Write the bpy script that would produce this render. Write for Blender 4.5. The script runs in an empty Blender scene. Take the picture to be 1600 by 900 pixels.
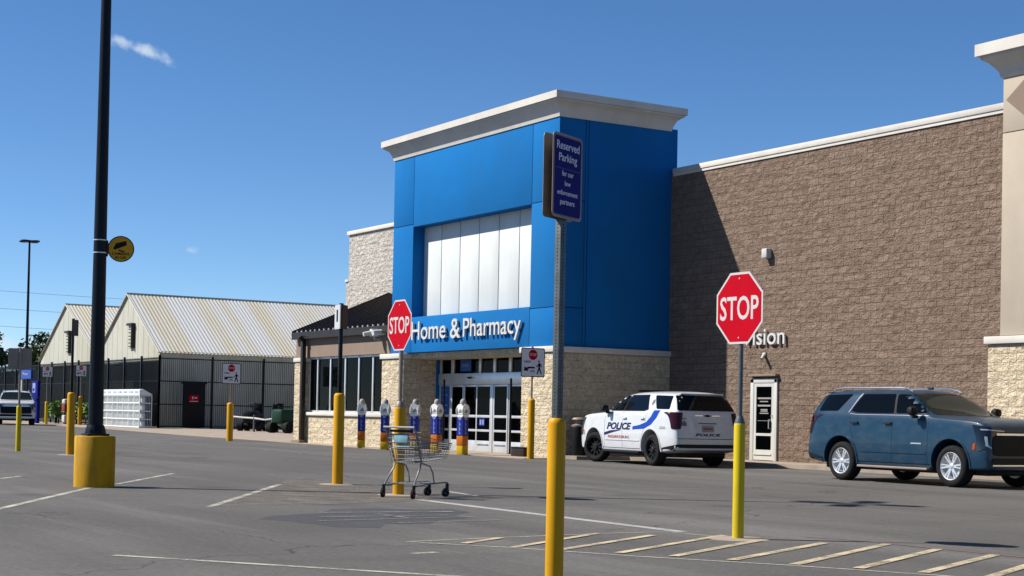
import bpy, bmesh, math, random
from math import sin, cos, radians, pi, sqrt
from mathutils import Vector, Matrix
from mathutils.bvhtree import BVHTree

random.seed(7)
SC = bpy.context.scene
COL = SC.collection

# ------------------------------------------------------------------ camera
roll, pitch, yaw = radians(1.15), radians(1.2), radians(31.5)
fh = Vector((-cos(yaw), sin(yaw), 0)); upv = Vector((0, 0, 1)); rt = fh.cross(upv)
fw = fh * cos(pitch) + upv * sin(pitch); uu = rt.cross(fw)
cx = rt * cos(roll) + uu * sin(roll); cy = -rt * sin(roll) + uu * cos(roll)
cam = bpy.data.cameras.new('camera'); camo = bpy.data.objects.new('camera', cam); COL.objects.link(camo)
m = Matrix((cx, cy, -fw)).transposed().to_4x4(); m.translation = Vector((0, 0, 1.2))
camo.matrix_world = m
cam.sensor_width = 36; cam.lens = 36 * 2480 / 1600; cam.shift_y = 147 / 1600
cam.clip_start = 0.1; cam.clip_end = 4000
SC.camera = camo

# ------------------------------------------------------------------ sky, sun, exposure
SUN = Vector((-.68, -1.0, 1.2)).normalized()
W = bpy.data.worlds.new('World'); SC.world = W; W.use_nodes = True
nt = W.node_tree; N = nt.nodes; Lk = nt.links; bgn = N['Background']
sky = N.new('ShaderNodeTexSky'); sky.sky_type = 'NISHITA'; sky.sun_disc = False
sky.sun_elevation = math.asin(SUN.z); sky.sun_rotation = math.atan2(SUN.x, SUN.y)
sky.altitude = 1000; sky.air_density = .7; sky.dust_density = 0; sky.ozone_density = 4
tc = N.new('ShaderNodeTexCoord')
def wmath(op, a, b=None):
    n = N.new('ShaderNodeMath'); n.operation = op
    for i, v in enumerate((a, b)):
        if v is None: continue
        if isinstance(v, (int, float)): n.inputs[i].default_value = v
        else: Lk.new(v, n.inputs[i])
    return n.outputs[0]
def wdot(v):
    n = N.new('ShaderNodeVectorMath'); n.operation = 'DOT_PRODUCT'; Lk.new(tc.outputs['Generated'], n.inputs[0]); n.inputs[1].default_value = v
    return n.outputs['Value']
wn = N.new('ShaderNodeTexNoise'); wn.inputs['Scale'].default_value = 60; wn.inputs['Detail'].default_value = 5; Lk.new(tc.outputs['Generated'], wn.inputs['Vector'])
wn2 = N.new('ShaderNodeTexNoise'); wn2.inputs['Scale'].default_value = 5; wn2.inputs['Detail'].default_value = 4; Lk.new(tc.outputs['Generated'], wn2.inputs['Vector'])
hs = N.new('ShaderNodeHueSaturation'); hs.inputs['Saturation'].default_value = 1.15; Lk.new(sky.outputs[0], hs.inputs['Color'])
cur = hs.outputs[0]
# small real-sky clouds at fixed directions: (direction, half width, half height, tilt, amount)
for d, su, sv, tilt, amt in (((-.9281, .3045, .2145), .020, .0050, -.22, .75), ((-.9350, .3400, .0975), .0045, .0030, 0, .35), ((-.9695, .2330, .036), .035, .010, 0, .6), ((-.96, .262, .018), .05, .008, 0, .5)):
    d = Vector(d).normalized(); a = upv.cross(d).normalized() * -1; b = a.cross(d).normalized()
    if b.z < 0: b = -b
    a2 = a * cos(tilt) + b * sin(tilt); b2 = b * cos(tilt) - a * sin(tilt)
    u = wmath('DIVIDE', wdot(a2), su); u = wmath('ADD', u, -a2.dot(d) / su)
    v = wmath('DIVIDE', wdot(b2), sv); v = wmath('ADD', v, -b2.dot(d) / sv)
    r = wmath('SQRT', wmath('ADD', wmath('MULTIPLY', u, u), wmath('MULTIPLY', v, v)))
    nz = wmath('MULTIPLY', wmath('SUBTRACT', wn.outputs[0], .5), 3.6)
    k = wmath('SUBTRACT', 1.0, wmath('ADD', r, nz))
    mp = N.new('ShaderNodeMapRange'); mp.interpolation_type = 'SMOOTHSTEP'; Lk.new(k, mp.inputs[0]); mp.inputs[1].default_value = -.15; mp.inputs[2].default_value = .9
    front = wmath('GREATER_THAN', wdot(tuple(d)), 0.5)
    f = wmath('MULTIPLY', wmath('MULTIPLY', mp.outputs[0], amt), front)
    mx = N.new('ShaderNodeMixRGB'); Lk.new(f, mx.inputs[0]); Lk.new(cur, mx.inputs[1]); mx.inputs[2].default_value = (5.5, 6.2, 7, 1)
    cur = mx.outputs[0]
Lk.new(cur, bgn.inputs[0]); bgn.inputs[1].default_value = 0.075
sl = bpy.data.lights.new('sun', 'SUN'); sl.energy = 4.7; sl.angle = radians(.53); sl.color = (1, .95, .87)
slo = bpy.data.objects.new('sun', sl); COL.objects.link(slo); slo.rotation_euler = SUN.to_track_quat('Z', 'Y').to_euler()
SC.view_settings.view_transform = 'Standard'; SC.view_settings.look = 'None'; SC.view_settings.gamma = 1; SC.view_settings.exposure = 0.85
SC.view_settings.use_curve_mapping = False
SC.render.engine = 'CYCLES'
SC.cycles.max_bounces = 6; SC.cycles.diffuse_bounces = 3; SC.cycles.glossy_bounces = 3; SC.cycles.transparent_max_bounces = 12
SC.cycles.use_denoising = True

# ------------------------------------------------------------------ materials
def newmat(name):
    M = bpy.data.materials.new(name); M.use_nodes = True
    return M, M.node_tree, M.node_tree.nodes['Principled BSDF']
def nd(nt, t, **k):
    n = nt.nodes.new(t)
    for a, b in k.items():
        if a in n.inputs: n.inputs[a].default_value = b
        else: setattr(n, a, b)
    return n
def mixc(nt, f, a, b, mode='MIX'):
    n = nt.nodes.new('ShaderNodeMixRGB'); n.blend_type = mode
    for i, v in enumerate((f, a, b)):
        if isinstance(v, (int, float)): n.inputs[i].default_value = v
        elif isinstance(v, tuple): n.inputs[i].default_value = v if len(v) == 4 else v + (1,)
        else: nt.links.new(v, n.inputs[i])
    return n.outputs[0]
def mth(nt, op, *a):
    n = nt.nodes.new('ShaderNodeMath'); n.operation = op
    for i, v in enumerate(a):
        if isinstance(v, (int, float)): n.inputs[i].default_value = v
        else: nt.links.new(v, n.inputs[i])
    return n.outputs[0]
def ramp(nt, src, a, b):
    n = nt.nodes.new('ShaderNodeMapRange'); nt.links.new(src, n.inputs[0]); n.inputs[1].default_value = a; n.inputs[2].default_value = b
    return n.outputs[0]
def pos(nt): return nt.nodes.new('ShaderNodeNewGeometry').outputs['Position']
def obc(nt): return nt.nodes.new('ShaderNodeTexCoord').outputs['Object']
def noise(nt, vec, scale, detail=4, rough=.55, stretch=None, rot=0):
    n = nt.nodes.new('ShaderNodeTexNoise'); n.inputs['Scale'].default_value = scale; n.inputs['Detail'].default_value = detail; n.inputs['Roughness'].default_value = rough
    if stretch:
        mp = nt.nodes.new('ShaderNodeMapping'); mp.inputs['Scale'].default_value = stretch; mp.inputs['Rotation'].default_value = (0, 0, rot); nt.links.new(vec, mp.inputs[0]); vec = mp.outputs[0]
    nt.links.new(vec, n.inputs['Vector']); return n.outputs[0]
def bump(nt, p, h, strength, dist):
    b = nt.nodes.new('ShaderNodeBump'); b.inputs['Strength'].default_value = strength; b.inputs['Distance'].default_value = dist
    nt.links.new(h, b.inputs['Height']); nt.links.new(b.outputs[0], p.inputs['Normal'])
KA = .56
def kc(c): return tuple(x * KA for x in c)
def plain(name, c, rough=.5, metal=0, var=.12, scale=6, bmp=0, coat=0, dirt=None, spec=.18):
    M, nt, p = newmat(name)
    if metal < .3: c = kc(c); dirt = (kc(dirt[0]), dirt[1]) if dirt else None
    v = obc(nt)
    n1 = noise(nt, v, scale, 5)
    lo = tuple(x * (1 - var) for x in c); hi = tuple(min(1, x * (1 + var)) for x in c)
    col = mixc(nt, ramp(nt, n1, .3, .7), lo, hi)
    if dirt:
        n2 = noise(nt, v, scale * .45, 7, .7, (1, 1, .18))
        col = mixc(nt, mth(nt, 'MULTIPLY', ramp(nt, n2, .47, .66), dirt[1]), col, dirt[0])
    nt.links.new(col, p.inputs['Base Color'])
    p.inputs['Roughness'].default_value = rough; p.inputs['Metallic'].default_value = metal; p.inputs['Specular IOR Level'].default_value = spec
    if coat: p.inputs['Coat Weight'].default_value = coat; p.inputs['Coat Roughness'].default_value = .04
    if bmp: bump(nt, p, noise(nt, v, scale * 8, 4), .6, bmp)
    return M
def block_wall(name, c1, c2, mortar, bw=.4, bh=.2, depth=.035, msize=.012, pits=None, var=1.0, joint=.5):
    """rough split-face masonry: colour by block, joints, chunky relief"""
    c1, c2, mortar = kc(c1), kc(c2), kc(mortar); pits = kc(pits) if pits else None
    M, nt, p = newmat(name)
    v = pos(nt); s = nt.nodes.new('ShaderNodeSeparateXYZ'); nt.links.new(v, s.inputs[0])
    c = nt.nodes.new('ShaderNodeCombineXYZ'); nt.links.new(mth(nt, 'ADD', s.outputs[0], s.outputs[1]), c.inputs[0]); nt.links.new(s.outputs[2], c.inputs[1])
    b = nt.nodes.new('ShaderNodeTexBrick'); nt.links.new(c.outputs[0], b.inputs['Vector'])
    b.inputs['Scale'].default_value = 1; b.inputs['Brick Width'].default_value = bw; b.inputs['Row Height'].default_value = bh; b.inputs['Mortar Size'].default_value = msize; b.inputs['Mortar Smooth'].default_value = .6
    b.inputs['Color1'].default_value = c1 + (1,); b.inputs['Color2'].default_value = c2 + (1,); b.inputs['Mortar'].default_value = mortar + (1,)
    n1 = noise(nt, v, 7, 6, .62); n2 = noise(nt, v, 3.2, 5, .6, (1, 1, 1.6)); n3 = noise(nt, v, .35, 4); nf = noise(nt, v, 28, 4, .6)
    col = mixc(nt, ramp(nt, n1, .38, .7), tuple(x * .86 for x in c1), tuple(min(1, x * 1.12) for x in c2))
    col = mixc(nt, joint, col, b.outputs['Color'])
    col = mixc(nt, mth(nt, 'MULTIPLY', ramp(nt, n3, .35, .7), .35), col, tuple(x * .82 for x in c2))
    cell = nt.nodes.new('ShaderNodeTexWhiteNoise'); sn = nt.nodes.new('ShaderNodeVectorMath'); sn.operation = 'SNAP'; nt.links.new(c.outputs[0], sn.inputs[0]); sn.inputs[1].default_value = (bw, bh, 1); nt.links.new(sn.outputs[0], cell.inputs['Vector'])
    col = mixc(nt, .16, col, mixc(nt, cell.outputs['Value'], (.5, .5, .5), (1.5, 1.5, 1.5)), 'MULTIPLY')
    streak = noise(nt, v, 1.2, 5, .6, (1, 1, .12)); col = mixc(nt, mth(nt, 'MULTIPLY', ramp(nt, streak, .55, .75), .22), col, tuple(min(1, x * 1.25) for x in c2))
    col = mixc(nt, .45, col, mixc(nt, ramp(nt, nf, .3, .7), (.60, .60, .60), (1.40, 1.40, 1.40)), 'MULTIPLY')
    if pits:
        pn = noise(nt, v, 9, 3, .5)
        col = mixc(nt, mth(nt, 'MULTIPLY', ramp(nt, pn, .62, .7), .75), col, pits)
    nt.links.new(col, p.inputs['Base Color']); p.inputs['Roughness'].default_value = .93; p.inputs['Specular IOR Level'].default_value = .2
    h = mth(nt, 'ADD', mth(nt, 'MULTIPLY', n2, 1.5), mth(nt, 'MULTIPLY', n1, .9)); h = mth(nt, 'ADD', h, mth(nt, 'MULTIPLY', nf, .25))
    h = mth(nt, 'SUBTRACT', h, mth(nt, 'MULTIPLY', b.outputs['Fac'], joint * 1.1))
    bump(nt, p, h, 1.0 * var, depth * 2.2)
    return M
MT = {}
MT['blue'] = plain('blue_stucco', (.010, .212, .60), .85, var=.05, scale=.8, bmp=.004, dirt=((.020, .185, .46), .5), spec=.08)
MT['cornice'] = plain('cornice_stucco', (.92, .87, .79), .8, var=.05, scale=1.5, bmp=.002, dirt=((.66, .61, .54), .4))
MT['brown_block'] = block_wall('brown_split_block', (.310, .220, .162), (.385, .275, .208), (.245, .175, .130), .40, .20, .038, var=1.0, joint=.42)
MT['cream_stone'] = block_wall('cream_limestone', (.98, .80, .53), (1.08, .92, .68), (.80, .68, .48), .42, .20, .042, joint=.22, pits=(.60, .46, .30))
MT['grey_stone'] = block_wall('grey_limestone', (.84, .76, .66), (.94, .88, .80), (.70, .64, .56), .40, .20, .042, joint=.25, pits=(.42, .37, .31))
MT['beige_stucco'] = plain('beige_stucco', (.62, .53, .42), .85, var=.06, scale=1.3, bmp=.002, dirt=((.48, .41, .33), .3))
MT['taupe_stucco'] = plain('taupe_stucco', (.36, .27, .21), .85, var=.06, scale=2, bmp=.002)
MT['bronze'] = plain('dark_bronze_metal', (.035, .026, .022), .4, .4, var=.2, scale=3)
MT['white_panel'] = plain('white_ribbed_panel', (.98, 1.02, 1.0), .5, var=.04, scale=1.2, dirt=((.74, .76, .72), .5))
MT['white_metal'] = plain('white_painted_metal', (.80, .79, .75), .45, var=.05, scale=2, dirt=((.55, .52, .46), .3))
MT['gh_panel'] = plain('greenhouse_panel', (.74, .72, .60), .5, var=.05, scale=.6, dirt=((.52, .47, .30), .55))
MT['white_letter'] = plain('white_letter', (.86, .86, .84), .4, var=.02)
MT['alu'] = plain('aluminium_frame', (.62, .63, .64), .35, .5, var=.05, dirt=((.4, .4, .4), .3))
MT['galv'] = plain('galvanised_steel', (.10, .115, .12), .5, .45, var=.2, scale=14, dirt=((.12, .13, .14), .4))
MT['black_steel'] = plain('black_steel', (.012, .013, .016), .35, .2, var=.3, scale=8)
MT['pole_blue'] = plain('dark_pole_paint', (.006, .009, .016), .4, 0, var=.3, scale=3, dirt=((.03, .035, .045), .35))
MT['yellow'] = plain('yellow_sleeve', (.92, .46, .004), .5, var=.07, scale=2.5, dirt=((.50, .25, .02), .4))
MT['lemon'] = plain('lemon_sleeve', (.88, .66, .015), .5, var=.07, scale=3, dirt=((.48, .34, .05), .35))
MT['yconc'] = plain('yellow_painted_concrete', (.85, .45, .006), .7, var=.10, scale=5, bmp=.004, dirt=((.34, .19, .03), .6))
MT['cart_steel'] = plain('cart_steel', (.17, .175, .18), .5, .3, var=.15, scale=14)
MT['concrete'] = plain('pale_concrete', (.52, .43, .34), .9, var=.12, scale=2, bmp=.003, dirt=((.30, .25, .20), .5))
MT['stop_red'] = plain('reflective_red', (.66, .002, .018), .6, var=.05, scale=4, spec=.05)
MT['sign_white'] = plain('sign_white', (.80, .79, .78), .4, var=.03, dirt=((.6, .58, .55), .3))
MT['sign_grey'] = plain('sign_grey', (.48, .46, .45), .5, var=.06, dirt=((.35, .33, .31), .3))
MT['sign_back'] = plain('sign_back_metal', (.24, .20, .17), .5, .3, var=.1)
MT['sign_navy'] = plain('sign_navy', (.010, .016, .24), .6, var=.1, spec=.05)
MT['sign_pink'] = plain('sign_faded_frame', (.33, .22, .22), .5, var=.15)
MT['sign_bright'] = plain('navy_sign_letter', (1.05, 1.05, 1.15), .5, var=.05)
MT['cam_yellow'] = plain('camera_sign_ochre', (1.0, .50, .02), .5, var=.08)
MT['black'] = plain('matt_black', (.010, .010, .011), .6, var=.2)
MT['rubber'] = plain('tyre_rubber', (.016, .016, .017), .85, var=.2, scale=20, bmp=.002)
MT['plastic'] = plain('black_plastic', (.018, .018, .020), .55, var=.15)
MT['chrome'] = plain('bright_metal', (.75, .76, .78), .22, .95, var=.04)
MT['silver_rim'] = plain('silver_wheel_paint', (.62, .63, .65), .3, .6, var=.05)
MT['red_lens'] = plain('red_lamp_lens', (.045, .003, .005), .2, var=.2, coat=.3)
MT['clear_lens'] = plain('clear_lamp_lens', (.35, .38, .42), .1, .3, var=.1, coat=1)
MT['dark_lens'] = plain('smoked_lamp', (.012, .014, .020), .12, var=.1, coat=1)
MT['orange_lens'] = plain('orange_marker', (.55, .09, .01), .25, var=.05)
MT['banner_blue'] = plain('banner_blue', (.018, .035, .36), .4, var=.08)
MT['banner_orange'] = plain('banner_orange', (.72, .20, .010), .4, var=.08)
MT['banner_yellow'] = plain('banner_yellow', (.78, .50, .015), .4, var=.08)
MT['banner_white'] = plain('banner_white', (1.25, 1.25, 1.2), .5, var=.03)
MT['banner_pale'] = plain('banner_pale_print', (.36, .44, .74), .4, var=.05)
MT['blue_decal'] = plain('blue_vinyl', (.012, .075, .52), .35, var=.05)
MT['navy_decal'] = plain('navy_vinyl', (.02, .018, .12), .35, var=.05)
MT['red_decal'] = plain('red_vinyl', (.48, .12, .12), .4, var=.05)
MT['grey_decal'] = plain('grey_vinyl', (.22, .23, .25), .4, var=.05)
MT['poster'] = plain('blue_poster', (.02, .14, .52), .4, var=.1)
MT['leaf'] = plain('garden_leaf', (.16, .30, .06), .6, var=.45, scale=9)
MT['tree_leaf'] = plain('tree_leaf', (.09, .13, .045), .65, var=.5, scale=2)
MT['bark'] = plain('bark', (.09, .065, .045), .9, var=.3, scale=6, bmp=.01)
MT['flower'] = plain('white_flower', (.75, .72, .66), .7, var=.1)
MT['ice_white'] = plain('white_cage_metal', (1.15, 1.2, 1.2), .45, var=.04)
MT['cylinder'] = plain('pale_gas_cylinder', (.95, .98, 1.0), .4, var=.05)
MT['mower_green'] = plain('dark_green_plastic', (.018, .060, .032), .45, var=.1)
MT['bag'] = plain('pale_blue_seat', (.30, .55, .66), .45, var=.12, scale=20)
MT['cable'] = plain('cable_grey', (.35, .42, .50), .7, var=.1)
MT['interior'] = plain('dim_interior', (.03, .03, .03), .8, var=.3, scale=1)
MT['light_blue_post'] = plain('light_blue_post', (.10, .26, .48), .5, var=.1)
MT['shade_fill'] = plain('dark_shade_fill', (.014, .014, .015), .9, var=.4, scale=2)  # near-black colour standing in for the unlit garden interior
MT['terracotta'] = plain('red_goods', (.30, .06, .04), .6, var=.2)

def paint(name, c, flake=.0):
    if not flake: c = kc(c)
    M, nt, p = newmat(name)
    v = obc(nt)
    col = mixc(nt, mth(nt, 'MULTIPLY', ramp(nt, noise(nt, v, 3, 5, .6, (1, 1, 2)), .45, .8), .18), c, (.12, .11, .10))
    nt.links.new(col, p.inputs['Base Color']); p.inputs['Metallic'].default_value = flake; p.inputs['Roughness'].default_value = .38 if flake else .45
    p.inputs['Coat Weight'].default_value = .3 if flake else .8; p.inputs['Coat Roughness'].default_value = .03; p.inputs['Specular IOR Level'].default_value = .25
    return M
MT['paint_blue'] = paint('dark_blue_car_paint', (.004, .027, .056), .0001)
MT['paint_white'] = paint('white_car_paint', (.84, .86, .88))
def glass_dark(name, c=(.006, .008, .010), rough=.03, trans=0):
    M, nt, p = newmat(name)
    p.inputs['Base Color'].default_value = c + (1,); p.inputs['Roughness'].default_value = rough; p.inputs['Specular IOR Level'].default_value = .55
    if 'car' in name: p.inputs['IOR'].default_value = 1.14 if 'wind' in name else 1.25
    if 'storefront' in name or 'door' in name: p.inputs['IOR'].default_value = 1.10; p.inputs['Specular IOR Level'].default_value = .5
    wob = noise(nt, obc(nt), 1.1, 2); bump(nt, p, wob, .25, .01)
    if trans:
        t = nt.nodes.new('ShaderNodeBsdfTransparent'); t.inputs[0].default_value = (.75, .80, .80, 1); mx = nt.nodes.new('ShaderNodeMixShader'); mx.inputs[0].default_value = 1 - trans
        nt.links.new(t.outputs[0], mx.inputs[1]); nt.links.new(p.outputs[0], mx.inputs[2])
        nt.links.new(mx.outputs[0], nt.nodes['Material Output'].inputs[0])
    return M
MT['car_glass'] = glass_dark('tinted_car_glass', (.002, .003, .004))
MT['ws_glass'] = glass_dark('windscreen_car_glass', (.009, .013, .012), .04)
MT['win_glass'] = glass_dark('storefront_glass', (.001, .0014, .0016), .02, .12)
MT['door_glass'] = glass_dark('door_glass', (.001, .001, .0014), .03, .35)

def gh_roof():
    M, nt, p = newmat('corrugated_roof_sheet')
    v = pos(nt); s = nt.nodes.new('ShaderNodeSeparateXYZ'); nt.links.new(v, s.inputs[0])
    a = noise(nt, v, .55, 3, .5, (.02, 1, .02)); b = noise(nt, v, 1.2, 5, .6, (.25, 1, .25))
    col = mixc(nt, ramp(nt, a, .42, .60), kc((.95, .94, .90)), kc((.90, .82, .62)))
    col = mixc(nt, mth(nt, 'MULTIPLY', ramp(nt, b, .45, .7), .4), col, kc((.98, .97, .93)))
    nt.links.new(col, p.inputs['Base Color']); p.inputs['Roughness'].default_value = .5; p.inputs['Metallic'].default_value = .1
    return M
MT['gh_roof'] = gh_roof()
def corr_wall():
    M, nt, p = newmat('corrugated_wall_sheet')
    v = pos(nt)
    col = mixc(nt, ramp(nt, noise(nt, v, .9, 5, .6, (1, 1, .3)), .35, .7), kc((.85, .80, .60)), kc((1.15, 1.08, .86)))
    nt.links.new(col, p.inputs['Base Color']); p.inputs['Roughness'].default_value = .6
    return M
MT['corr_wall'] = corr_wall()

def asphalt():
    M, nt, p = newmat('old_asphalt')
    v = pos(nt)
    speck = noise(nt, v, 90, 3, .7); fine = noise(nt, v, 16, 5, .65); mid = noise(nt, v, 1.3, 6, .6); big = noise(nt, v, .16, 5, .55)
    lane = noise(nt, v, 1, 6, .65, (.06, .75, 1), -.06); lane2 = noise(nt, v, 1, 5, .6, (1.6, .10, 1), .52)
    col = mixc(nt, ramp(nt, big, .35, .68), kc((.126, .118, .108)), kc((.192, .179, .163)))
    col = mixc(nt, mth(nt, 'MULTIPLY', ramp(nt, mid, .42, .72), .5), col, kc((.13, .123, .119)))
    col = mixc(nt, mth(nt, 'MULTIPLY', ramp(nt, lane, .52, .66), .60), col, kc((.105, .10, .097)))
    col = mixc(nt, mth(nt, 'MULTIPLY', ramp(nt, lane, .47, .34), .45), col, kc((.26, .245, .235)))
    col = mixc(nt, mth(nt, 'MULTIPLY', ramp(nt, lane2, .56, .72), .45), col, kc((.105, .10, .097)))
    col = mixc(nt, .55, col, mixc(nt, ramp(nt, speck, .3, .7), (.45, .45, .45), (1.55, 1.55, 1.55)), 'MULTIPLY')
    col = mixc(nt, .6, col, mixc(nt, ramp(nt, fine, .3, .7), (.62, .62, .62), (1.38, 1.38, 1.38)), 'MULTIPLY')
    grit = nt.nodes.new('ShaderNodeTexVoronoi'); grit.inputs['Scale'].default_value = 30; nt.links.new(v, grit.inputs['Vector'])
    col = mixc(nt, mth(nt, 'MULTIPLY', ramp(nt, grit.outputs['Distance'], .22, .08), .35), col, kc((.30, .29, .27)))
    # sealed cracks and thin cracks
    wv = nt.nodes.new('ShaderNodeVectorMath'); wv.operation = 'ADD'; nt.links.new(v, wv.inputs[0])
    nn = nt.nodes.new('ShaderNodeTexNoise'); nn.inputs['Scale'].default_value = .8; nn.inputs['Detail'].default_value = 5; nt.links.new(v, nn.inputs['Vector'])
    sc_ = nt.nodes.new('ShaderNodeVectorMath'); sc_.operation = 'SCALE'; sc_.inputs[3].default_value = 1.6; nt.links.new(nn.outputs['Color'], sc_.inputs[0]); nt.links.new(sc_.outputs[0], wv.inputs[1])
    vo = nt.nodes.new('ShaderNodeTexVoronoi'); vo.feature = 'DISTANCE_TO_EDGE'; vo.inputs['Scale'].default_value = .17; nt.links.new(wv.outputs[0], vo.inputs['Vector'])
    cr = ramp(nt, vo.outputs['Distance'], .0035, .0008); cm = ramp(nt, noise(nt, v, .12, 3), .45, .55)
    col = mixc(nt, mth(nt, 'MULTIPLY', mth(nt, 'MULTIPLY', cr, cm), .75), col, kc((.03, .03, .031)))
    # oil drips
    ov = nt.nodes.new('ShaderNodeTexVoronoi'); ov.inputs['Scale'].default_value = .42; ov.inputs['Randomness'].default_value = 1; nt.links.new(v, ov.inputs['Vector'])
    oil = mth(nt, 'MULTIPLY', ramp(nt, mth(nt, 'ADD', ov.outputs['Distance'], mth(nt, 'MULTIPLY', mid, .25)), .33, .16), .6)
    col = mixc(nt, oil, col, kc((.07, .067, .065)))
    nt.links.new(col, p.inputs['Base Color']); p.inputs['Roughness'].default_value = .88; p.inputs['Specular IOR Level'].default_value = .3
    bump(nt, p, mth(nt, 'ADD', speck, mth(nt, 'MULTIPLY', fine, 1.2)), .5, .008)
    return M
MT['asphalt'] = asphalt()
def marking(name, c, wear=.5, soft=.12):
    c = kc(c)
    M, nt, p = newmat(name)
    v = pos(nt); a = noise(nt, v, 22, 5, .75); b = noise(nt, v, 2.2, 5, .6)
    w = mth(nt, 'ADD', mth(nt, 'MULTIPLY', a, .6), mth(nt, 'MULTIPLY', b, .5))
    f = ramp(nt, w, wear - soft, wear + soft)
    col = mixc(nt, ramp(nt, b, .3, .7), c, tuple(x * .78 for x in c)); nt.links.new(col, p.inputs['Base Color']); p.inputs['Roughness'].default_value = .8
    t = nt.nodes.new('ShaderNodeBsdfTransparent'); mx = nt.nodes.new('ShaderNodeMixShader'); nt.links.new(f, mx.inputs[0]); nt.links.new(p.outputs[0], mx.inputs[1]); nt.links.new(t.outputs[0], mx.inputs[2])
    nt.links.new(mx.outputs[0], nt.nodes['Material Output'].inputs[0])
    return M
MT['mark_yellow'] = marking('worn_yellow_marking', (.88, .72, .46), .62)
MT['mark_dull'] = marking('dull_yellow_marking', (.42, .32, .20), .55, .2)
MT['mark_pale'] = marking('worn_pale_marking', (.72, .68, .56), .60)
MT['mark_white'] = marking('worn_white_marking', (.62, .61, .60), .68)
MT['mark_faint'] = marking('faint_white_marking', (.36, .35, .35), .56)
MT['mark_pink'] = marking('faded_red_marking', (.30, .17, .15), .62)
MT['mark_blue'] = marking('faded_blue_marking', (.120, .125, .144), .50, .38)
MT['worn_patch'] = marking('pale_worn_patch', (.23, .205, .175), .62, .2)

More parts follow.
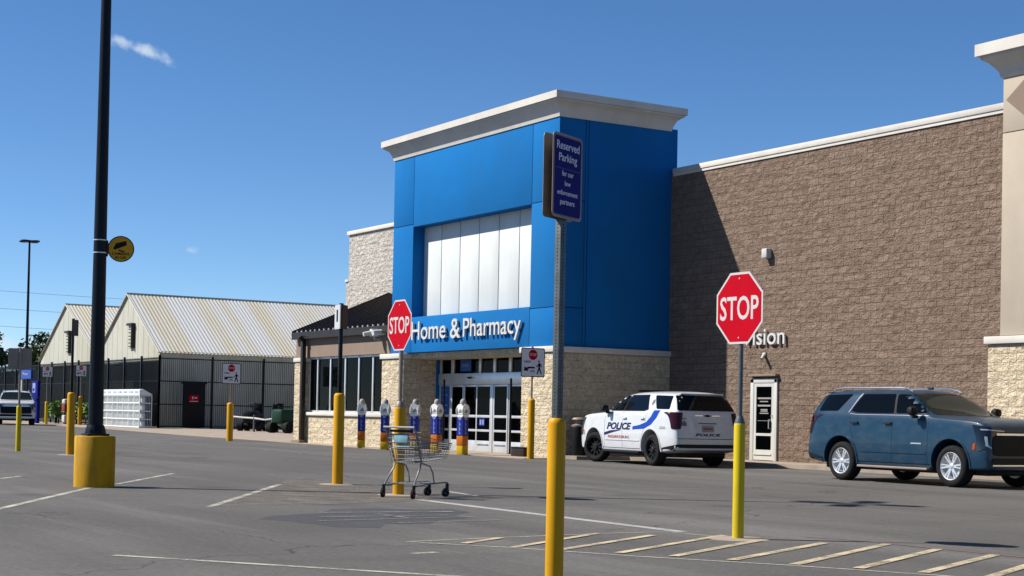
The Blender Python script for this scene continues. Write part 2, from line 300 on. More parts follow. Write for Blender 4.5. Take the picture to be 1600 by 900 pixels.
# ------------------------------------------------------------------ mesh helpers
class MB:
    def __init__(s, off=(0, 0, 0)): s.bm = bmesh.new(); s.mi = 0; s.off = Vector(off)
    def face(s, pts):
        vs = [s.bm.verts.new(Vector(p)) for p in pts]
        f = s.bm.faces.new(vs); f.material_index = s.mi; return f
    def box(s, a, b, bev=0, mat=None):
        r = bmesh.ops.create_cube(s.bm, size=1)
        vs = r['verts']
        A = Vector([min(p, q) for p, q in zip(a, b)]); B = Vector([max(p, q) for p, q in zip(a, b)])
        for v in vs:
            v.co = Vector([A[i] + (v.co[i] + .5) * (B[i] - A[i]) for i in range(3)])
        es = list({e for v in vs for e in v.link_edges})
        if bev:
            r2 = bmesh.ops.bevel(s.bm, geom=es, offset=bev, segments=2, affect='EDGES', profile=.5)
            vs = list({v for f in r2['faces'] for v in f.verts} | {v for v in vs if v.is_valid})
        if mat is not None:
            for v in vs: v.co = mat @ v.co
        for f in {f for v in vs for f in v.link_faces}: f.material_index = s.mi
        return s
    def ring(s, c, ax, r, n, ph=0):
        ax = Vector(ax).normalized(); t = Vector((0, 0, 1)) if abs(ax.z) < .95 else Vector((1, 0, 0))
        a = ax.cross(t).normalized(); b = ax.cross(a)
        return [s.bm.verts.new(Vector(c) + (a * cos(2 * pi * i / n + ph) + b * sin(2 * pi * i / n + ph)) * r) for i in range(n)]
    def bridge(s, A, B):
        n = len(A)
        for i in range(n):
            f = s.bm.faces.new((A[i], A[(i + 1) % n], B[(i + 1) % n], B[i])); f.material_index = s.mi
    def cyl(s, p0, p1, r0, r1=None, n=16, cap=True, ph=0):
        r1 = r0 if r1 is None else r1; ax = Vector(p1) - Vector(p0)
        A = s.ring(p0, ax, r0, n, ph); B = s.ring(p1, ax, r1, n, ph); s.bridge(A, B)
        if cap:
            for q in (A[::-1], B): f = s.bm.faces.new(q); f.material_index = s.mi
        return s
    def tube(s, path, r, n=8):
        P = [Vector(p) for p in path]; prev = None
        for i, p in enumerate(P):
            d = (P[min(i + 1, len(P) - 1)] - P[max(i - 1, 0)])
            A = s.ring(p, d, r, n)
            if prev:
                # align rings by nearest vertex
                k = min(range(n), key=lambda q: (A[q].co - prev[0].co).length); A = A[k:] + A[:k]
                s.bridge(prev, A)
            else: first = A
            prev = A
        for q in (first[::-1], prev): f = s.bm.faces.new(q); f.material_index = s.mi
        return s
    def lathe(s, prof, n=24, mat=Matrix()):
        """profile [(r, z)] about local z"""
        rows = []
        for r, z in prof:
            if r < 1e-5: rows.append([s.bm.verts.new(mat @ Vector((0, 0, z)))])
            else: rows.append([s.bm.verts.new(mat @ Vector((r * cos(2 * pi * i / n), r * sin(2 * pi * i / n), z))) for i in range(n)])
        for A, B in zip(rows, rows[1:]):
            for i in range(n):
                j = (i + 1) % n
                if len(A) == 1 and len(B) == 1: continue
                if len(A) == 1: vs = (A[0], B[j], B[i])
                elif len(B) == 1: vs = (A[i], A[j], B[0])
                else: vs = (A[i], A[j], B[j], B[i])
                f = s.bm.faces.new(vs); f.material_index = s.mi
        return s
    def extr(s, pts, fn, w0, w1):
        """2-D polygon pts extruded between w0 and w1; fn(u, v, w) -> point"""
        A = [s.bm.verts.new(Vector(fn(u, v, w0))) for u, v in pts]; B = [s.bm.verts.new(Vector(fn(u, v, w1))) for u, v in pts]
        fs = [s.bm.faces.new(A[::-1]), s.bm.faces.new(B)]
        n = len(A)
        for i in range(n): fs.append(s.bm.faces.new((A[i], A[(i + 1) % n], B[(i + 1) % n], B[i])))
        for f in fs: f.material_index = s.mi
        return s
    def build(s, name, mats, parent=None, smooth=True, angle=35):
        if not isinstance(mats, (list, tuple)): mats = [mats]
        bm = s.bm
        for v in bm.verts: v.co -= s.off
        bmesh.ops.recalc_face_normals(bm, faces=bm.faces)
        if smooth:
            for f in bm.faces: f.smooth = True
            for e in bm.edges: e.smooth = (len(e.link_faces) == 2 and e.calc_face_angle(3) < radians(angle))
        me = bpy.data.meshes.new(name); bm.to_mesh(me); bm.free()
        for mm in mats: me.materials.append(MT[mm] if isinstance(mm, str) else mm)
        o = bpy.data.objects.new(name, me); COL.objects.link(o)
        if parent: o.parent = parent
        return o
def tag(o, label=None, cat=None, group=None, kind=None):
    if label: o['label'] = label
    if cat: o['category'] = cat
    if group: o['group'] = group
    if kind: o['kind'] = kind
    return o
def thing(name, label, cat, loc=(0, 0, 0), rz=0, group=None):
    o = bpy.data.objects.new(name, None); COL.objects.link(o); o.empty_display_size = .2
    o.location = loc; o.rotation_euler = (0, 0, rz); return tag(o, label, cat, group)
def copy_tree(o, parent=None):
    c = o.copy(); COL.objects.link(c)
    if parent: c.parent = parent
    for ch in list(o.children): copy_tree(ch, c)
    return c
_tc = {}
def text2d(s, bold=.0, shear=0):
    """flat 2-D text: list of polygons + verts, normalised to its bounds"""
    key = (s, bold, shear)
    if key not in _tc:
        cu = bpy.data.curves.new('t', 'FONT'); cu.body = s; cu.size = 1; cu.offset = bold; cu.shear = shear; cu.resolution_u = 3
        o = bpy.data.objects.new('t', cu); COL.objects.link(o)
        dg = bpy.context.evaluated_depsgraph_get(); me = bpy.data.meshes.new_from_object(o.evaluated_get(dg))
        bpy.data.objects.remove(o); bpy.data.curves.remove(cu)
        vs = [(v.co.x, v.co.y) for v in me.vertices]; fs = [tuple(p.vertices) for p in me.polygons]; bpy.data.meshes.remove(me)
        x0 = min(v[0] for v in vs); x1 = max(v[0] for v in vs); y0 = min(v[1] for v in vs); y1 = max(v[1] for v in vs)
        _tc[key] = ([((x - x0) / (x1 - x0), (y - y0) / (y1 - y0)) for x, y in vs], fs)
    return _tc[key]
def text(mb, s, origin, xd, yd, w, h, depth=.004, bold=0, shear=0):
    """origin = lower left corner; xd, yd unit axes; letters raised along xd x yd"""
    vs, fs = text2d(s, bold, shear); o = Vector(origin); xd = Vector(xd); yd = Vector(yd); nrm = xd.cross(yd)
    bm = bmesh.new(); V = [bm.verts.new(o + xd * (x * w) + yd * (y * h)) for x, y in vs]
    for f in fs:
        try: bm.faces.new([V[i] for i in f])
        except ValueError: pass
    bmesh.ops.remove_doubles(bm, verts=bm.verts, dist=1e-5)
    r = bmesh.ops.extrude_face_region(bm, geom=list(bm.faces))
    bmesh.ops.translate(bm, vec=nrm * depth, verts=[g for g in r['geom'] if isinstance(g, bmesh.types.BMVert)])
    me = bpy.data.meshes.new('t'); bm.to_mesh(me); bm.free()
    old = set(mb.bm.faces); mb.bm.from_mesh(me)
    for f in mb.bm.faces:
        if f not in old: f.material_index = mb.mi
    bpy.data.meshes.remove(me)
def leaves(mb, c, rad, n, size, squash=1):
    for _ in range(n):
        while True:
            d = Vector([random.uniform(-1, 1) for _ in range(3)])
            if .25 < d.length < 1: break
        p = Vector(c) + Vector((d.x * rad[0], d.y * rad[1], d.z * rad[2]))
        a = Vector([random.gauss(0, 1) for _ in range(3)]).normalized(); b = a.orthogonal().normalized(); s = size * random.uniform(.6, 1.4)
        mb.face([p - a * s, p + b * s * .5, p + a * s, p - b * s * .5])

# ================================================================== GROUND
def sheet(name, pts, mat, z, kind='structure'):
    mb = MB(); mb.face([(x, y, z) for x, y in pts]); o = mb.build(name, mat, smooth=False); return tag(o, kind=kind)
sheet('ground', [(-1500, -600), (400, -600), (400, 1500), (-1500, 1500)], 'asphalt', 0)
def slab(name, pts, mat, z0, z1):
    mb = MB(); mb.extr(pts, lambda u, v, w: (u, v, w), z0, z1); o = mb.build(name, mat, smooth=False); return tag(o, kind='structure')
slab('sidewalk', [(-37.66, 24.52), (-36.75, 24.68), (-36.35, 26.2), (-34.2, 26.85), (-31, 27.0), (-24, 27.15), (-5, 27.2), (-5, 29.5), (-37.66, 29.5)], 'concrete', -.05, .10)
slab('entrance_apron', [(-56.6, 24.15), (-46, 23.45), (-37.4, 23.35), (-37.4, 27.5), (-56.6, 27.5)], 'concrete', -.05, .016)
slab('garden_sidewalk', [(-170, 27.6), (-90, 27.0), (-70, 25.0), (-56.6, 24.3), (-56.6, 60), (-170, 60)], 'concrete', -.05, .012)
def lane(mb, pts, w, z=.004):
    """painted strip of width w along a ground polyline"""
    P = [Vector((x, y, 0)) for x, y in pts]
    L, R = [], []
    for i, p in enumerate(P):
        d = (P[min(i + 1, len(P) - 1)] - P[max(i - 1, 0)]).normalized(); n = Vector((-d.y, d.x, 0)) * w / 2
        L.append(p + n); R.append(p - n)
    for i in range(len(P) - 1): mb.face([(q.x, q.y, z) for q in (L[i], L[i + 1], R[i + 1], R[i])])
def marks(name, lines, mat, z=.004):
    mb = MB()
    for pts, w in lines: lane(mb, pts, w, z)
    return tag(mb.build(name, mat, smooth=False), kind='structure')
marks('stall_marking', [([(-12, 1.02), (-23.3, 6.98)], .10), ([(-24.4, 7.75), (-28.3, 10.05)], .10), ([(-18.55, 7.05), (-24.0, 10.32)], .10),
      ([(-12.66, 4.01), (-10.1, 5.9), (-8.6, 7.0)], .085), ([(-26.42, 6.45), (-27.3, 7.0)], .10), ([(-12.01, 6.40), (-12.06, 6.66)], .09)], 'mark_pale')
marks('island_outline_marking', [([(-18.6, 7.1), (-19.0, 9.9)], .07), ([(-28.3, 11.67), (-24.99, 11.72), (-21.6, 11.80)], .06)], 'mark_faint')
marks('island_stripe_marking', [([(-18.9 - k * .82, 7.5 + k * .46), (-19.3 - k * .80, 10.3 + k * .16)], .10) for k in range(8)], 'mark_dull')
marks('hatch_stripe_marking', [([(-12.78, 7.34), (-13.26, 8.04)], .085), ([(-12.27, 7.57), (-13.47, 9.33)], .085), ([(-11.9, 7.83), (-13.08, 9.74)], .09), ([(-11.45, 8.15), (-12.86, 10.49)], .09),
      ([(-11.03, 8.44), (-12.2, 10.41)], .10), ([(-10.56, 8.7), (-11.74, 10.85)], .10), ([(-10.05, 8.95), (-11.42, 11.37)], .10), ([(-9.6, 9.24), (-10.79, 11.41)], .10),
      ([(-9.13, 9.49), (-10.14, 11.46)], .10), ([(-8.67, 9.74), (-9.6, 11.5)], .10), ([(-8.2, 10.0), (-9.1, 11.5)], .10)], 'mark_yellow', .008)
marks('hatch_outline_marking', [([(-13.13, 6.93), (-13.27, 7.73), (-13.46, 9.36), (-13.45, 10.2), (-12.2, 10.41)], .055), ([(-13.13, 6.93), (-12.27, 7.55), (-11.13, 8.15), (-10.02, 8.89), (-9.19, 9.34), (-7.6, 10.2)], .055)], 'mark_pale')
marks('faded_kerb_marking', [([(-12.4, 11.2), (-12.06, 11.41), (-9.85, 11.56), (-7, 11.7)], .07)], 'mark_pink')
marks('stop_line_marking', [([(-19.5, 10.46), (-13.4, 10.36)], .17), ([(-21.6, 12.05), (-20.2, 11.82)], .09)], 'mark_white')
marks('fire_lane_marking', [([(-60, 22.75), (-40, 22.6), (-27, 22.5), (-6, 22.35)], .11), ([(-58, 18.4), (-36, 18.3)], .10)], 'mark_faint')
sheet('worn_island_patch', [(-18.7, 7.2), (-24.0, 10.4), (-27.6, 11.8), (-20.5, 11.7), (-19.0, 9.9)], 'worn_patch', .002)
sheet('faded_parking_patch', [(-16.4, 6.8), (-16.9, 7.2), (-17.2, 7.9), (-17.9, 8.4), (-17.9, 9.0), (-17.5, 9.4), (-17.6, 9.9), (-16.9, 9.8), (-16.4, 9.3), (-15.9, 9.2), (-15.7, 8.7), (-15.2, 8.3), (-15.3, 7.8), (-14.8, 7.5), (-15.0, 7.1), (-15.9, 7.0)], 'mark_blue', .003)
marks('faded_symbol_marking', [([(-17.2, 7.9), (-17.0, 9.6)], .16), ([(-16.5, 7.6), (-16.4, 9.2)], .10), ([(-15.9, 7.3), (-16.1, 9.4)], .08), ([(-16.9, 8.5), (-16.0, 8.5)], .1), ([(-15.4, 8.0), (-15.5, 9.4)], .06)], 'mark_faint', .007)
for i, (x, y) in enumerate(((-23.9, 11.3), (-20.72, 10.78), (-12.47, 10.35), (-39.2, 11.24))):
    mb = MB(); mb.lathe([(0, .010), (.26, .010), (.32, .001)], 20, Matrix.Translation((x, y, 0))); tag(mb.build('bollard_footing', 'concrete'), kind='structure')

# ================================================================== STORE
X0, X1, YT, YW = -47.85, -37.66, 24.5, 28.5
L = (-43, 26, 0)
st = thing('store_building', 'big brown and cream block store with a bright blue entrance tower', 'store', L)
def B(): return MB(L)
# --- blue tower
tw = B(); t = .3; OX0, OX1, OT = -46.42, -39.08, 7.36
bv = .015
for a, b in (((X0, YT, 3.2), (-46.42, 25.2, 4.37)), ((X0, YT, 4.385), (-46.42, 28.7, 7.44)), ((X0, YT, 7.455), (-46.435, 28.7, 9.8)),
             ((-46.405, YT, 3.2), (-39.09, 25.3, 4.37)), ((-46.42, YT, OT), (-39.09, 25.6, 9.8)),
             ((-39.075, YT, 3.2), (X1, 25.4, 4.30)), ((-39.08, YT, 4.315), (X1, 25.4, 7.37)), ((-39.075, YT, 7.385), (X1, 25.4, 9.8)),
             ((X0, 25.21, 3.2), (-46.5, 28.7, 4.37)),
             ((-38.4, 25.415, 3.2), (X1, 25.50, 9.8)), ((-38.4, 25.52, 3.2), (X1, 28.7, 9.8)), ((-46.3, 28.2, 3.3), (-38.5, 28.68, 9.8)), ((-46.3, 25.7, 9.3), (-38.5, 28.1, 9.6))):
    tw.box(a, b, bv)
tw.build('entrance_tower', 'blue', st)
sp = B(); sp.box((OX0 - .05, 24.98, 4.28), (OX1 + .05, 25.09, 7.5)); sp.build('panel_backing', 'grey_decal', st)
xs = [-46.52, -45.23, -44.01, -42.8, -41.6, -40.41, -39.0]
wp = B()
for a, b in zip(xs, xs[1:]): wp.box((a + .022, 24.93, 4.36), (b - .022, 24.975, 7.45), .004)
pnl = wp.build('white_cladding_panel', 'white_panel', st)
# cornice: profile swept round front, right side, back, left side
co = B(); prof = [(-.35, 9.72), (.03, 9.72), (.05, 9.80), (.08, 9.90), (.14, 10.02), (.24, 10.10), (.30, 10.13), (.30, 10.17), (.36, 10.18), (.36, 10.38), (-.35, 10.44)]
path = [((X0, YT), (-1, -1)), ((X1, YT), (1, -1)), ((X1, 28.42), (1, 1)), ((X0, 28.42), (-1, 1))]
rows = [[co.bm.verts.new((px + dx * o, py + dy * o, z)) for o, z in prof] for (px, py), (dx, dy) in path]
for i in range(4):
    A, C_ = rows[i], rows[(i + 1) % 4]
    for k in range(len(prof)):
        k2 = (k + 1) % len(prof); co.bm.faces.new((A[k], C_[k], C_[k2], A[k2]))
co.box((X0 + .2, YT + .2, 10.2), (X1 - .2, 28.5, 10.35))
co.build('cornice', 'cornice', st, angle=25)
# stone base of the tower
sb = B()
sb.box((-48.35, 24.42, 0), (-46.77, 25.9, 3.02), .02)
sb.box((-39.33, 24.42, 0), (X1 + .06, 26.9, 3.02), .02)
sb.box((-38.4, 26.9, 0), (X1 + .06, 28.6, 3.02), .02)
sb.box((-48.1, 25.9, 0), (-46.8, 28.4, 3.18), .0)
sb.box((-46.77, 24.7, 3.0), (-39.33, 28.4, 3.19), 0)
sb.build('stone_base', 'cream_stone', st, smooth=False)
cp = B()
cp.box((-48.42, 24.36, 3.02), (-46.70, 25.85, 3.19), .02); cp.build('stone_cap', 'cornice', st); cp = B(); cp.box((-39.40, 24.36, 3.02), (X1 + .12, 28.6, 3.19), .02)
cp.build('stone_cap', 'cornice', st)
jb = B(); jb.box((-46.768, 25.66, 0.02), (-46.70, 25.85, 3.0), .005); jb.build('blue_jamb', 'blue', st)
# --- sliding door wall
YD = 25.8
dw = thing('sliding_entrance', 'aluminium sliding entrance doors under the pharmacy lettering', 'entrance', (-43, YD, 0))
dw.parent = st; dw.location = Vector((-43, YD, 0)) - Vector(L); del dw['category']; del dw['label']
# (structure below it is a part of the store: frame, leaves, transom)
DL = (-43, YD, 0)
fr = MB(DL)
for x0, x1 in ((-46.66, -46.55), (-45.89, -45.70), (-44.08, -43.93), (-43.17, -43.02), (-42.22, -42.06), (-41.46, -41.30), (-40.3, -40.15), (-39.45, -39.33)):
    fr.box((x0, YD - .06, 2.54), (x1, YD + .06, 3.05), .006)
fr.box((-46.66, YD - .07, 3.02), (-39.33, YD + .07, 3.15)); fr.box((-46.66, YD - .10, 2.17), (-39.33, YD + .08, 2.54), .012)
fr.box((-46.66, YD - .06, .016), (-46.58, YD + .06, 2.17))
for x in (-45.9, -43.2, -40.9, -39.45): fr.box((x - .05, YD - .07, .016), (x + .05, YD + .05, 2.17), .005)
fr.build('door_frame', 'alu', dw)
lf = [(-46.58, -45.95), (-45.85, -45.05), (-45.05, -44.2), (-44.2, -43.28), (-43.12, -42.25), (-42.25, -41.4), (-41.4, -40.95), (-40.85, -39.5)]
for i, (a, b) in enumerate(lf):
    mb = MB(DL); yo = YD - .03 + (.03 if i in (2, 5) else 0)
    for x0, x1 in ((a, a + .055), (b - .055, b)): mb.box((x0, yo - .025, .02), (x1, yo + .025, 2.16), .004)
    for z0, z1 in ((.02, .37), (.66, .73), (1.11, 1.19), (2.10, 2.16)): mb.box((a + .055, yo - .024, z0), (b - .055, yo + .024, z1), .004)
    if i in (3, 4): mb.box((a + .1, yo - .07, .26), (b - .1, yo - .045, .29), .004)
    d = mb.build('sliding_door', 'alu', dw)
    g = MB(DL); g.box((a + .05, yo - .006, .36), (b - .05, yo + .006, 2.11)); g.build('door_glass', 'door_glass', d)
g = MB(DL); g.box((-46.6, YD - .01, 2.5), (-39.4, YD + .01, 3.05)); g.build('transom_glass', 'win_glass', dw)
g = MB(DL); g.box((-45.2, YD - .10, 2.60), (-44.5, YD - .075, 3.0), .005); g.mi = 1; text(g, 'Enter', (-45.07, YD - .101, 2.75), (1, 0, 0), (0, 0, 1), .42, .12, .004); g.build('blue_door_sign', ['poster', 'banner_pale'], dw)
g = MB(DL); g.box((-46.5, YD - .08, 1.2), (-45.95, YD - .06, 2.12), .004); g.mi = 1
for k in range(5): g.box((-46.42, YD - .086, 1.30 + k * .17), (-46.42 + (.30, .38, .22, .35, .28)[k], YD - .080, 1.345 + k * .17))
g.build('blue_poster', ['poster', 'banner_pale'], dw)
g = MB(DL); g.box((-43.95, YD - .075, .84), (-43.60, YD - .06, 1.08), .003); g.mi = 1; g.box((-43.9, YD - .082, .88), (-43.80, YD - .076, 1.04)); g.box((-43.74, YD - .082, .88), (-43.65, YD - .076, 1.04)); g.build('door_notice', ['banner_blue', 'banner_pale'], dw)
mb = MB(DL); mb.lathe([(0, 0), (.05, 0), (.075, .04), (.075, .06)], 16, Matrix.Translation((-44.5, YD - .16, 2.36))); mb.build('door_sensor', 'black', dw)
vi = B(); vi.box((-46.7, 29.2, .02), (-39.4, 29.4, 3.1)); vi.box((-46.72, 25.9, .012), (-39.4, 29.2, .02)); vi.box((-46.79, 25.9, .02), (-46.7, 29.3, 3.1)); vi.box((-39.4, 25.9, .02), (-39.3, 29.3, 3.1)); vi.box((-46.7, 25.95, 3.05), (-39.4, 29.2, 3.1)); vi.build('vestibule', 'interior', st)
# --- pharmacy lettering with short standoff
g = B(); Y = YT - .05
text(g, 'Home', (-46.22, Y, 3.60), (1, 0, 0), (0, 0, 1), 2.30, .60, .05, .004); g.build('sign_lettering', 'white_letter', st, smooth=False)
g = B(); text(g, '&', (-43.62, Y, 3.58), (1, 0, 0), (0, 0, 1), .62, .62, .05, .004); g.build('sign_lettering', 'white_letter', st, smooth=False)
g = B(); text(g, 'Pharmacy', (-42.80, Y, 3.42), (1, 0, 0), (0, 0, 1), 3.40, .76, .05, .004)
g.build('sign_lettering', 'white_letter', st, smooth=False)
for x in (-48.75, -48.45):
    pass
g = B(); g.box((-48.80, 24.15, 3.80), (-48.60, 24.40, 4.05), .02); g.tube([(-48.7, 24.5, 3.7), (-48.7, 24.3, 3.7), (-48.7, 24.28, 3.82)], .03); g.cyl((-48.72, 24.15, 3.92), (-48.76, 23.90, 3.86), .075); g.cyl((-48.35, 24.5, 3.95), (-48.35, 24.05, 3.90), .10); g.build('security_camera', 'white_letter', st)
# --- brown block wall
bw = B(); bw.box((-38.0, YW, 0), (-10, YW + .35, 8.45)); bw.box((-37.7, YW + .3, 0), (-60, YW + .4, 8.45)); bw.build('brown_block_wall', 'brown_block', st, smooth=False)
pc = B(); pc.box((-37.55, YW - .06, 8.45), (-24.9, YW + .5, 8.60), .01); pc.box((-37.55, YW - .035, 8.37), (-24.9, YW - .002, 8.45)); pc.build('parapet_cap', 'cornice', st)
# side entry door
DR = (-33.25, YW, 0)
sd = bpy.data.objects.new('side_door', None); COL.objects.link(sd); sd.parent = st; sd.location = Vector(DR) - Vector(L)
g = MB(DR); g.box((-33.84, YW - .06, .10), (-33.70, YW - .002, 2.33), .01); g.box((-32.86, YW - .06, .10), (-32.74, YW - .002, 2.33), .01); g.box((-33.84, YW - .06, 2.22), (-32.74, YW - .002, 2.34), .01); g.build('frame', 'white_metal', sd)
g = MB(DR)
g.box((-33.70, YW - .045, .12), (-33.60, YW - .004, 2.22)); g.box((-32.97, YW - .045, .12), (-32.86, YW - .004, 2.22))
for z0, z1 in ((.12, .40), (.78, .85), (2.12, 2.22)): g.box((-33.60, YW - .044, z0), (-32.97, YW - .005, z1))
g.box((-33.68, YW - .07, .26), (-32.95, YW - .047, .29)); g.build('door_leaf', 'white_metal', sd)
g = MB(DR); g.box((-33.61, YW - .03, .38), (-32.96, YW - .012, 2.14)); g.mi = 1
for z, a, b in ((1.78, .05, .60), (1.70, .14, .48), (1.58, .05, .58), (1.48, .18, .46), (1.44, .18, .46), (1.38, .14, .50)): g.box((-33.6 + a, YW - .036, z), (-33.6 + b, YW - .031, z + (.045 if b > .55 else .028)))
g.box((-33.55, YW - .036, 1.185), (-33.0, YW - .031, 1.195)); g.build('door_glass', ['win_glass', 'sign_grey'], sd)
g = MB(DR); g.tube([(-33.0, YW - .05, .98), (-33.0, YW - .11, .98), (-33.0, YW - .11, 1.22), (-33.0, YW - .05, 1.22)], .013); g.tube([(-32.93, YW - .05, 1.36), (-32.93, YW - .08, 1.36), (-32.93, YW - .08, 1.30)], .012); g.build('handle', 'alu', sd)
g = MB(DR); g.box((-33.86, YW - .14, 2.40), (-32.72, YW - .002, 2.46), .005); g.build('drip_hood', 'taupe_stucco', sd)
g = B(); g.box((-33.32, YW - .20, 5.62), (-33.10, YW - .002, 5.88), .03); g.build('wall_light', 'white_metal', st)
g = B(); g.box((-33.38, YW - .05, 2.95), (-33.26, YW - .002, 3.05), .01); g.cyl((-33.32, YW - .04, 2.98), (-33.20, YW - .22, 2.86), .045); g.tube([(-33.32, YW - .04, 2.96), (-33.25, YW - .14, 2.93)], .02); g.build('security_camera', 'white_metal', st)
g = B(); text(g, 'Vision', (-34.22, YW - .045, 3.26), (1, 0, 0), (0, 0, 1), 1.78, .46, .045, .004); g.build('sign_lettering', 'white_letter', st, smooth=False)
# --- right pilaster block
YP = 28.1
g = B(); g.box((-24.80, YP, 3.22), (-10, YW + .3, 7.80), .01); g.box((-24.80, YP + .004, 7.82), (-10, YW + .3, 9.2), .01); g.build('pilaster', 'beige_stucco', st)
g = B(); g.extr([(-24.70, 8.55), (-23.5, 9.75 - .3), (-23.5, 7.75)], lambda u, v, w: (u, w, v), YP - .012, YP + .002); g.extr([(-24.70, 8.55), (-23.9, 9.16), (-10, 9.16), (-10, 7.9), (-23.9, 7.9)], lambda u, v, w: (u, w, v), YP - .016, YP - .001); g.build('diamond_inlay', 'taupe_stucco', st)
g = B(); g.box((-25.05, YP - .10, 0.05), (-10, YW + .2, 3.02)); g.build('pilaster_stone_base', 'cream_stone', st, smooth=False)
g = B(); g.box((-25.12, YP - .18, 3.03), (-10, YW + .2, 3.20), .02); g.build('pilaster_sill', 'cornice', st)
g = B(); prof = [(.02, 9.06), (.06, 9.12), (.06, 9.18), (.12, 9.28), (.24, 9.42), (.36, 9.50), (.36, 9.56), (.45, 9.57), (.45, 9.84), (-.3, 9.9), (-.3, 9.06)]
path = [((-24.80, YP + 1.4), (-1, 0)), ((-24.80, YP), (-1, -1)), ((-10, YP), (0, -1))]
rows = [[g.bm.verts.new((px + dx * o, py + dy * o, z)) for o, z in prof] for (px, py), (dx, dy) in path]
for A, C_ in zip(rows, rows[1:]):
    for k in range(len(prof)): k2 = (k + 1) % len(prof); g.bm.faces.new((A[k], C_[k], C_[k2], A[k2]))
g.bm.faces.new(rows[0]); g.bm.faces.new(rows[-1][::-1]); g.build('pilaster_cornice', 'cornice', st, angle=25)
# --- upper grey stone wall behind the wing
g = B(); g.box((-59.6, YW - .02, 0), (-47.9, YW + .3, 8.52)); g.box((-59.9, YW + .02, 0), (-59.0, YW + .25, 6.6)); g.box((-59.6, YW, 0), (-59.3, 60, 8.52)); g.build('upper_stone_wall', 'grey_stone', st, smooth=False)
g = B(); g.box((-59.68, YW - .10, 8.52), (-47.9, YW + .4, 8.68), .01); g.box((-59.95, YW - .03, 6.60), (-59.62, YW + .3, 6.70), .01); g.build('stone_wall_cap', 'cornice', st)
# --- window wing
YG = 24.55
wx0, wx1 = -55.9, -48.36
g = B(); g.box((wx0, YG + .03, 3.22), (wx1 + .5, YG + .4, 4.05)); g.box((wx0, YG + .4, 3.2), (wx0 + .3, YW, 4.05)); g.build('wing_fascia', 'taupe_stucco', st)
g = B(); g.box((wx0, YG - .02, 0), (wx0 + 1.05, YG + 1.0, 3.06)); g.box((wx0 + 1.05, YG + .02, 0), (wx1 + .02, YG + .5, 1.05)); g.box((wx0, YG + 1.0, 0), (wx0 + .4, YW, 3.2)); g.build('wing_stone_wall', 'cream_stone', st, smooth=False)
g = B(); g.box((wx0 - .05, YG - .07, 3.06), (wx0 + 1.10, YG + 1.05, 3.21), .015); g.box((wx0 + 1.05, YG - .06, 1.05), (wx1 - .01, YG + .45, 1.17), .015); g.build('stone_ledge', 'cornice', st)
YWN = YG + .16
xm = [-54.85, -54.12, -53.00, -51.75, -50.64, -49.53, -48.38]
for a, b in zip(xm, xm[1:]):
    g = B(); g.box((a - .045, YWN - .04, 1.17), (a + .045, YWN + .06, 3.22), .004); g.box((a + .045, YWN - .03, 1.17), (b - .045, YWN + .05, 1.24), .004); g.box((a + .045, YWN - .03, 3.14), (b - .045, YWN + .05, 3.22), .004)
    w_ = g.build('window_frame', 'alu', st)
    g = B(); g.box((a + .04, YWN, 1.22), (b - .04, YWN + .012, 3.16)); p_ = g.build('pane', 'win_glass', w_)
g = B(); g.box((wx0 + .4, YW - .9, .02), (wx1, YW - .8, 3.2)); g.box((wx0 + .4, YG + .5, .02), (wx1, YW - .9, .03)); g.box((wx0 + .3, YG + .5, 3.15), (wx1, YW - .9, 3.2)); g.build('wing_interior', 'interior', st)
# standing-seam shed roof
za, zb_, ya, yb = 4.16, 5.86, YG - .14, 28.46
def rz_(y): return za + (zb_ - za) * (y - ya) / (yb - ya)
g = B(); rx0, rx1 = -55.80, X0 + .02
g.extr([(ya, za), (yb, zb_), (yb, zb_ - .12), (ya, za - .10)], lambda u, v, w: (w, u, v), rx0, rx1)
x = rx0 + .02
while x < rx1 - .05:
    g.extr([(ya - .01, za), (yb, zb_), (yb, zb_ + .06), (ya - .01, za + .06)], lambda u, v, w: (w, u, v), x, x + .045); x += .40
g.box((rx0 - .03, ya - .05, za - .26), (rx1, ya + .0, za + .01), .01); g.box((rx0 - .02, ya, za - .24), (rx1, YG + .1, za - .12))
g.extr([(ya - .05, za - .24), (yb, zb_ - .20), (yb, zb_ + .09), (ya - .05, za + .07)], lambda u, v, w: (w, u, v), rx0 - .07, rx0 - .002)
g.build('metal_roof', 'bronze', st, smooth=False)
x = rx0 + .22
while x < rx1 - .15: g = B(); g.box((x, ya + .02, za + .015), (x + .10, ya + .16, za + .075)); g.build('snow_guard', 'sign_grey', st, smooth=False); x += .40
g = B(); g.box((-54.95, YG - .22, .08), (-54.76, YG - .07, 3.9), .01); g.tube([(-54.86, YG - .30, 4.0), (-54.86, YG - .16, 3.85)], .08); g.build('downspout', 'bronze', st)
g = B(); g.box((-55.45, YG - .30, .0), (-54.7, YG - .04, .12), .01); g.build('splash_block', 'taupe_stucco', st)

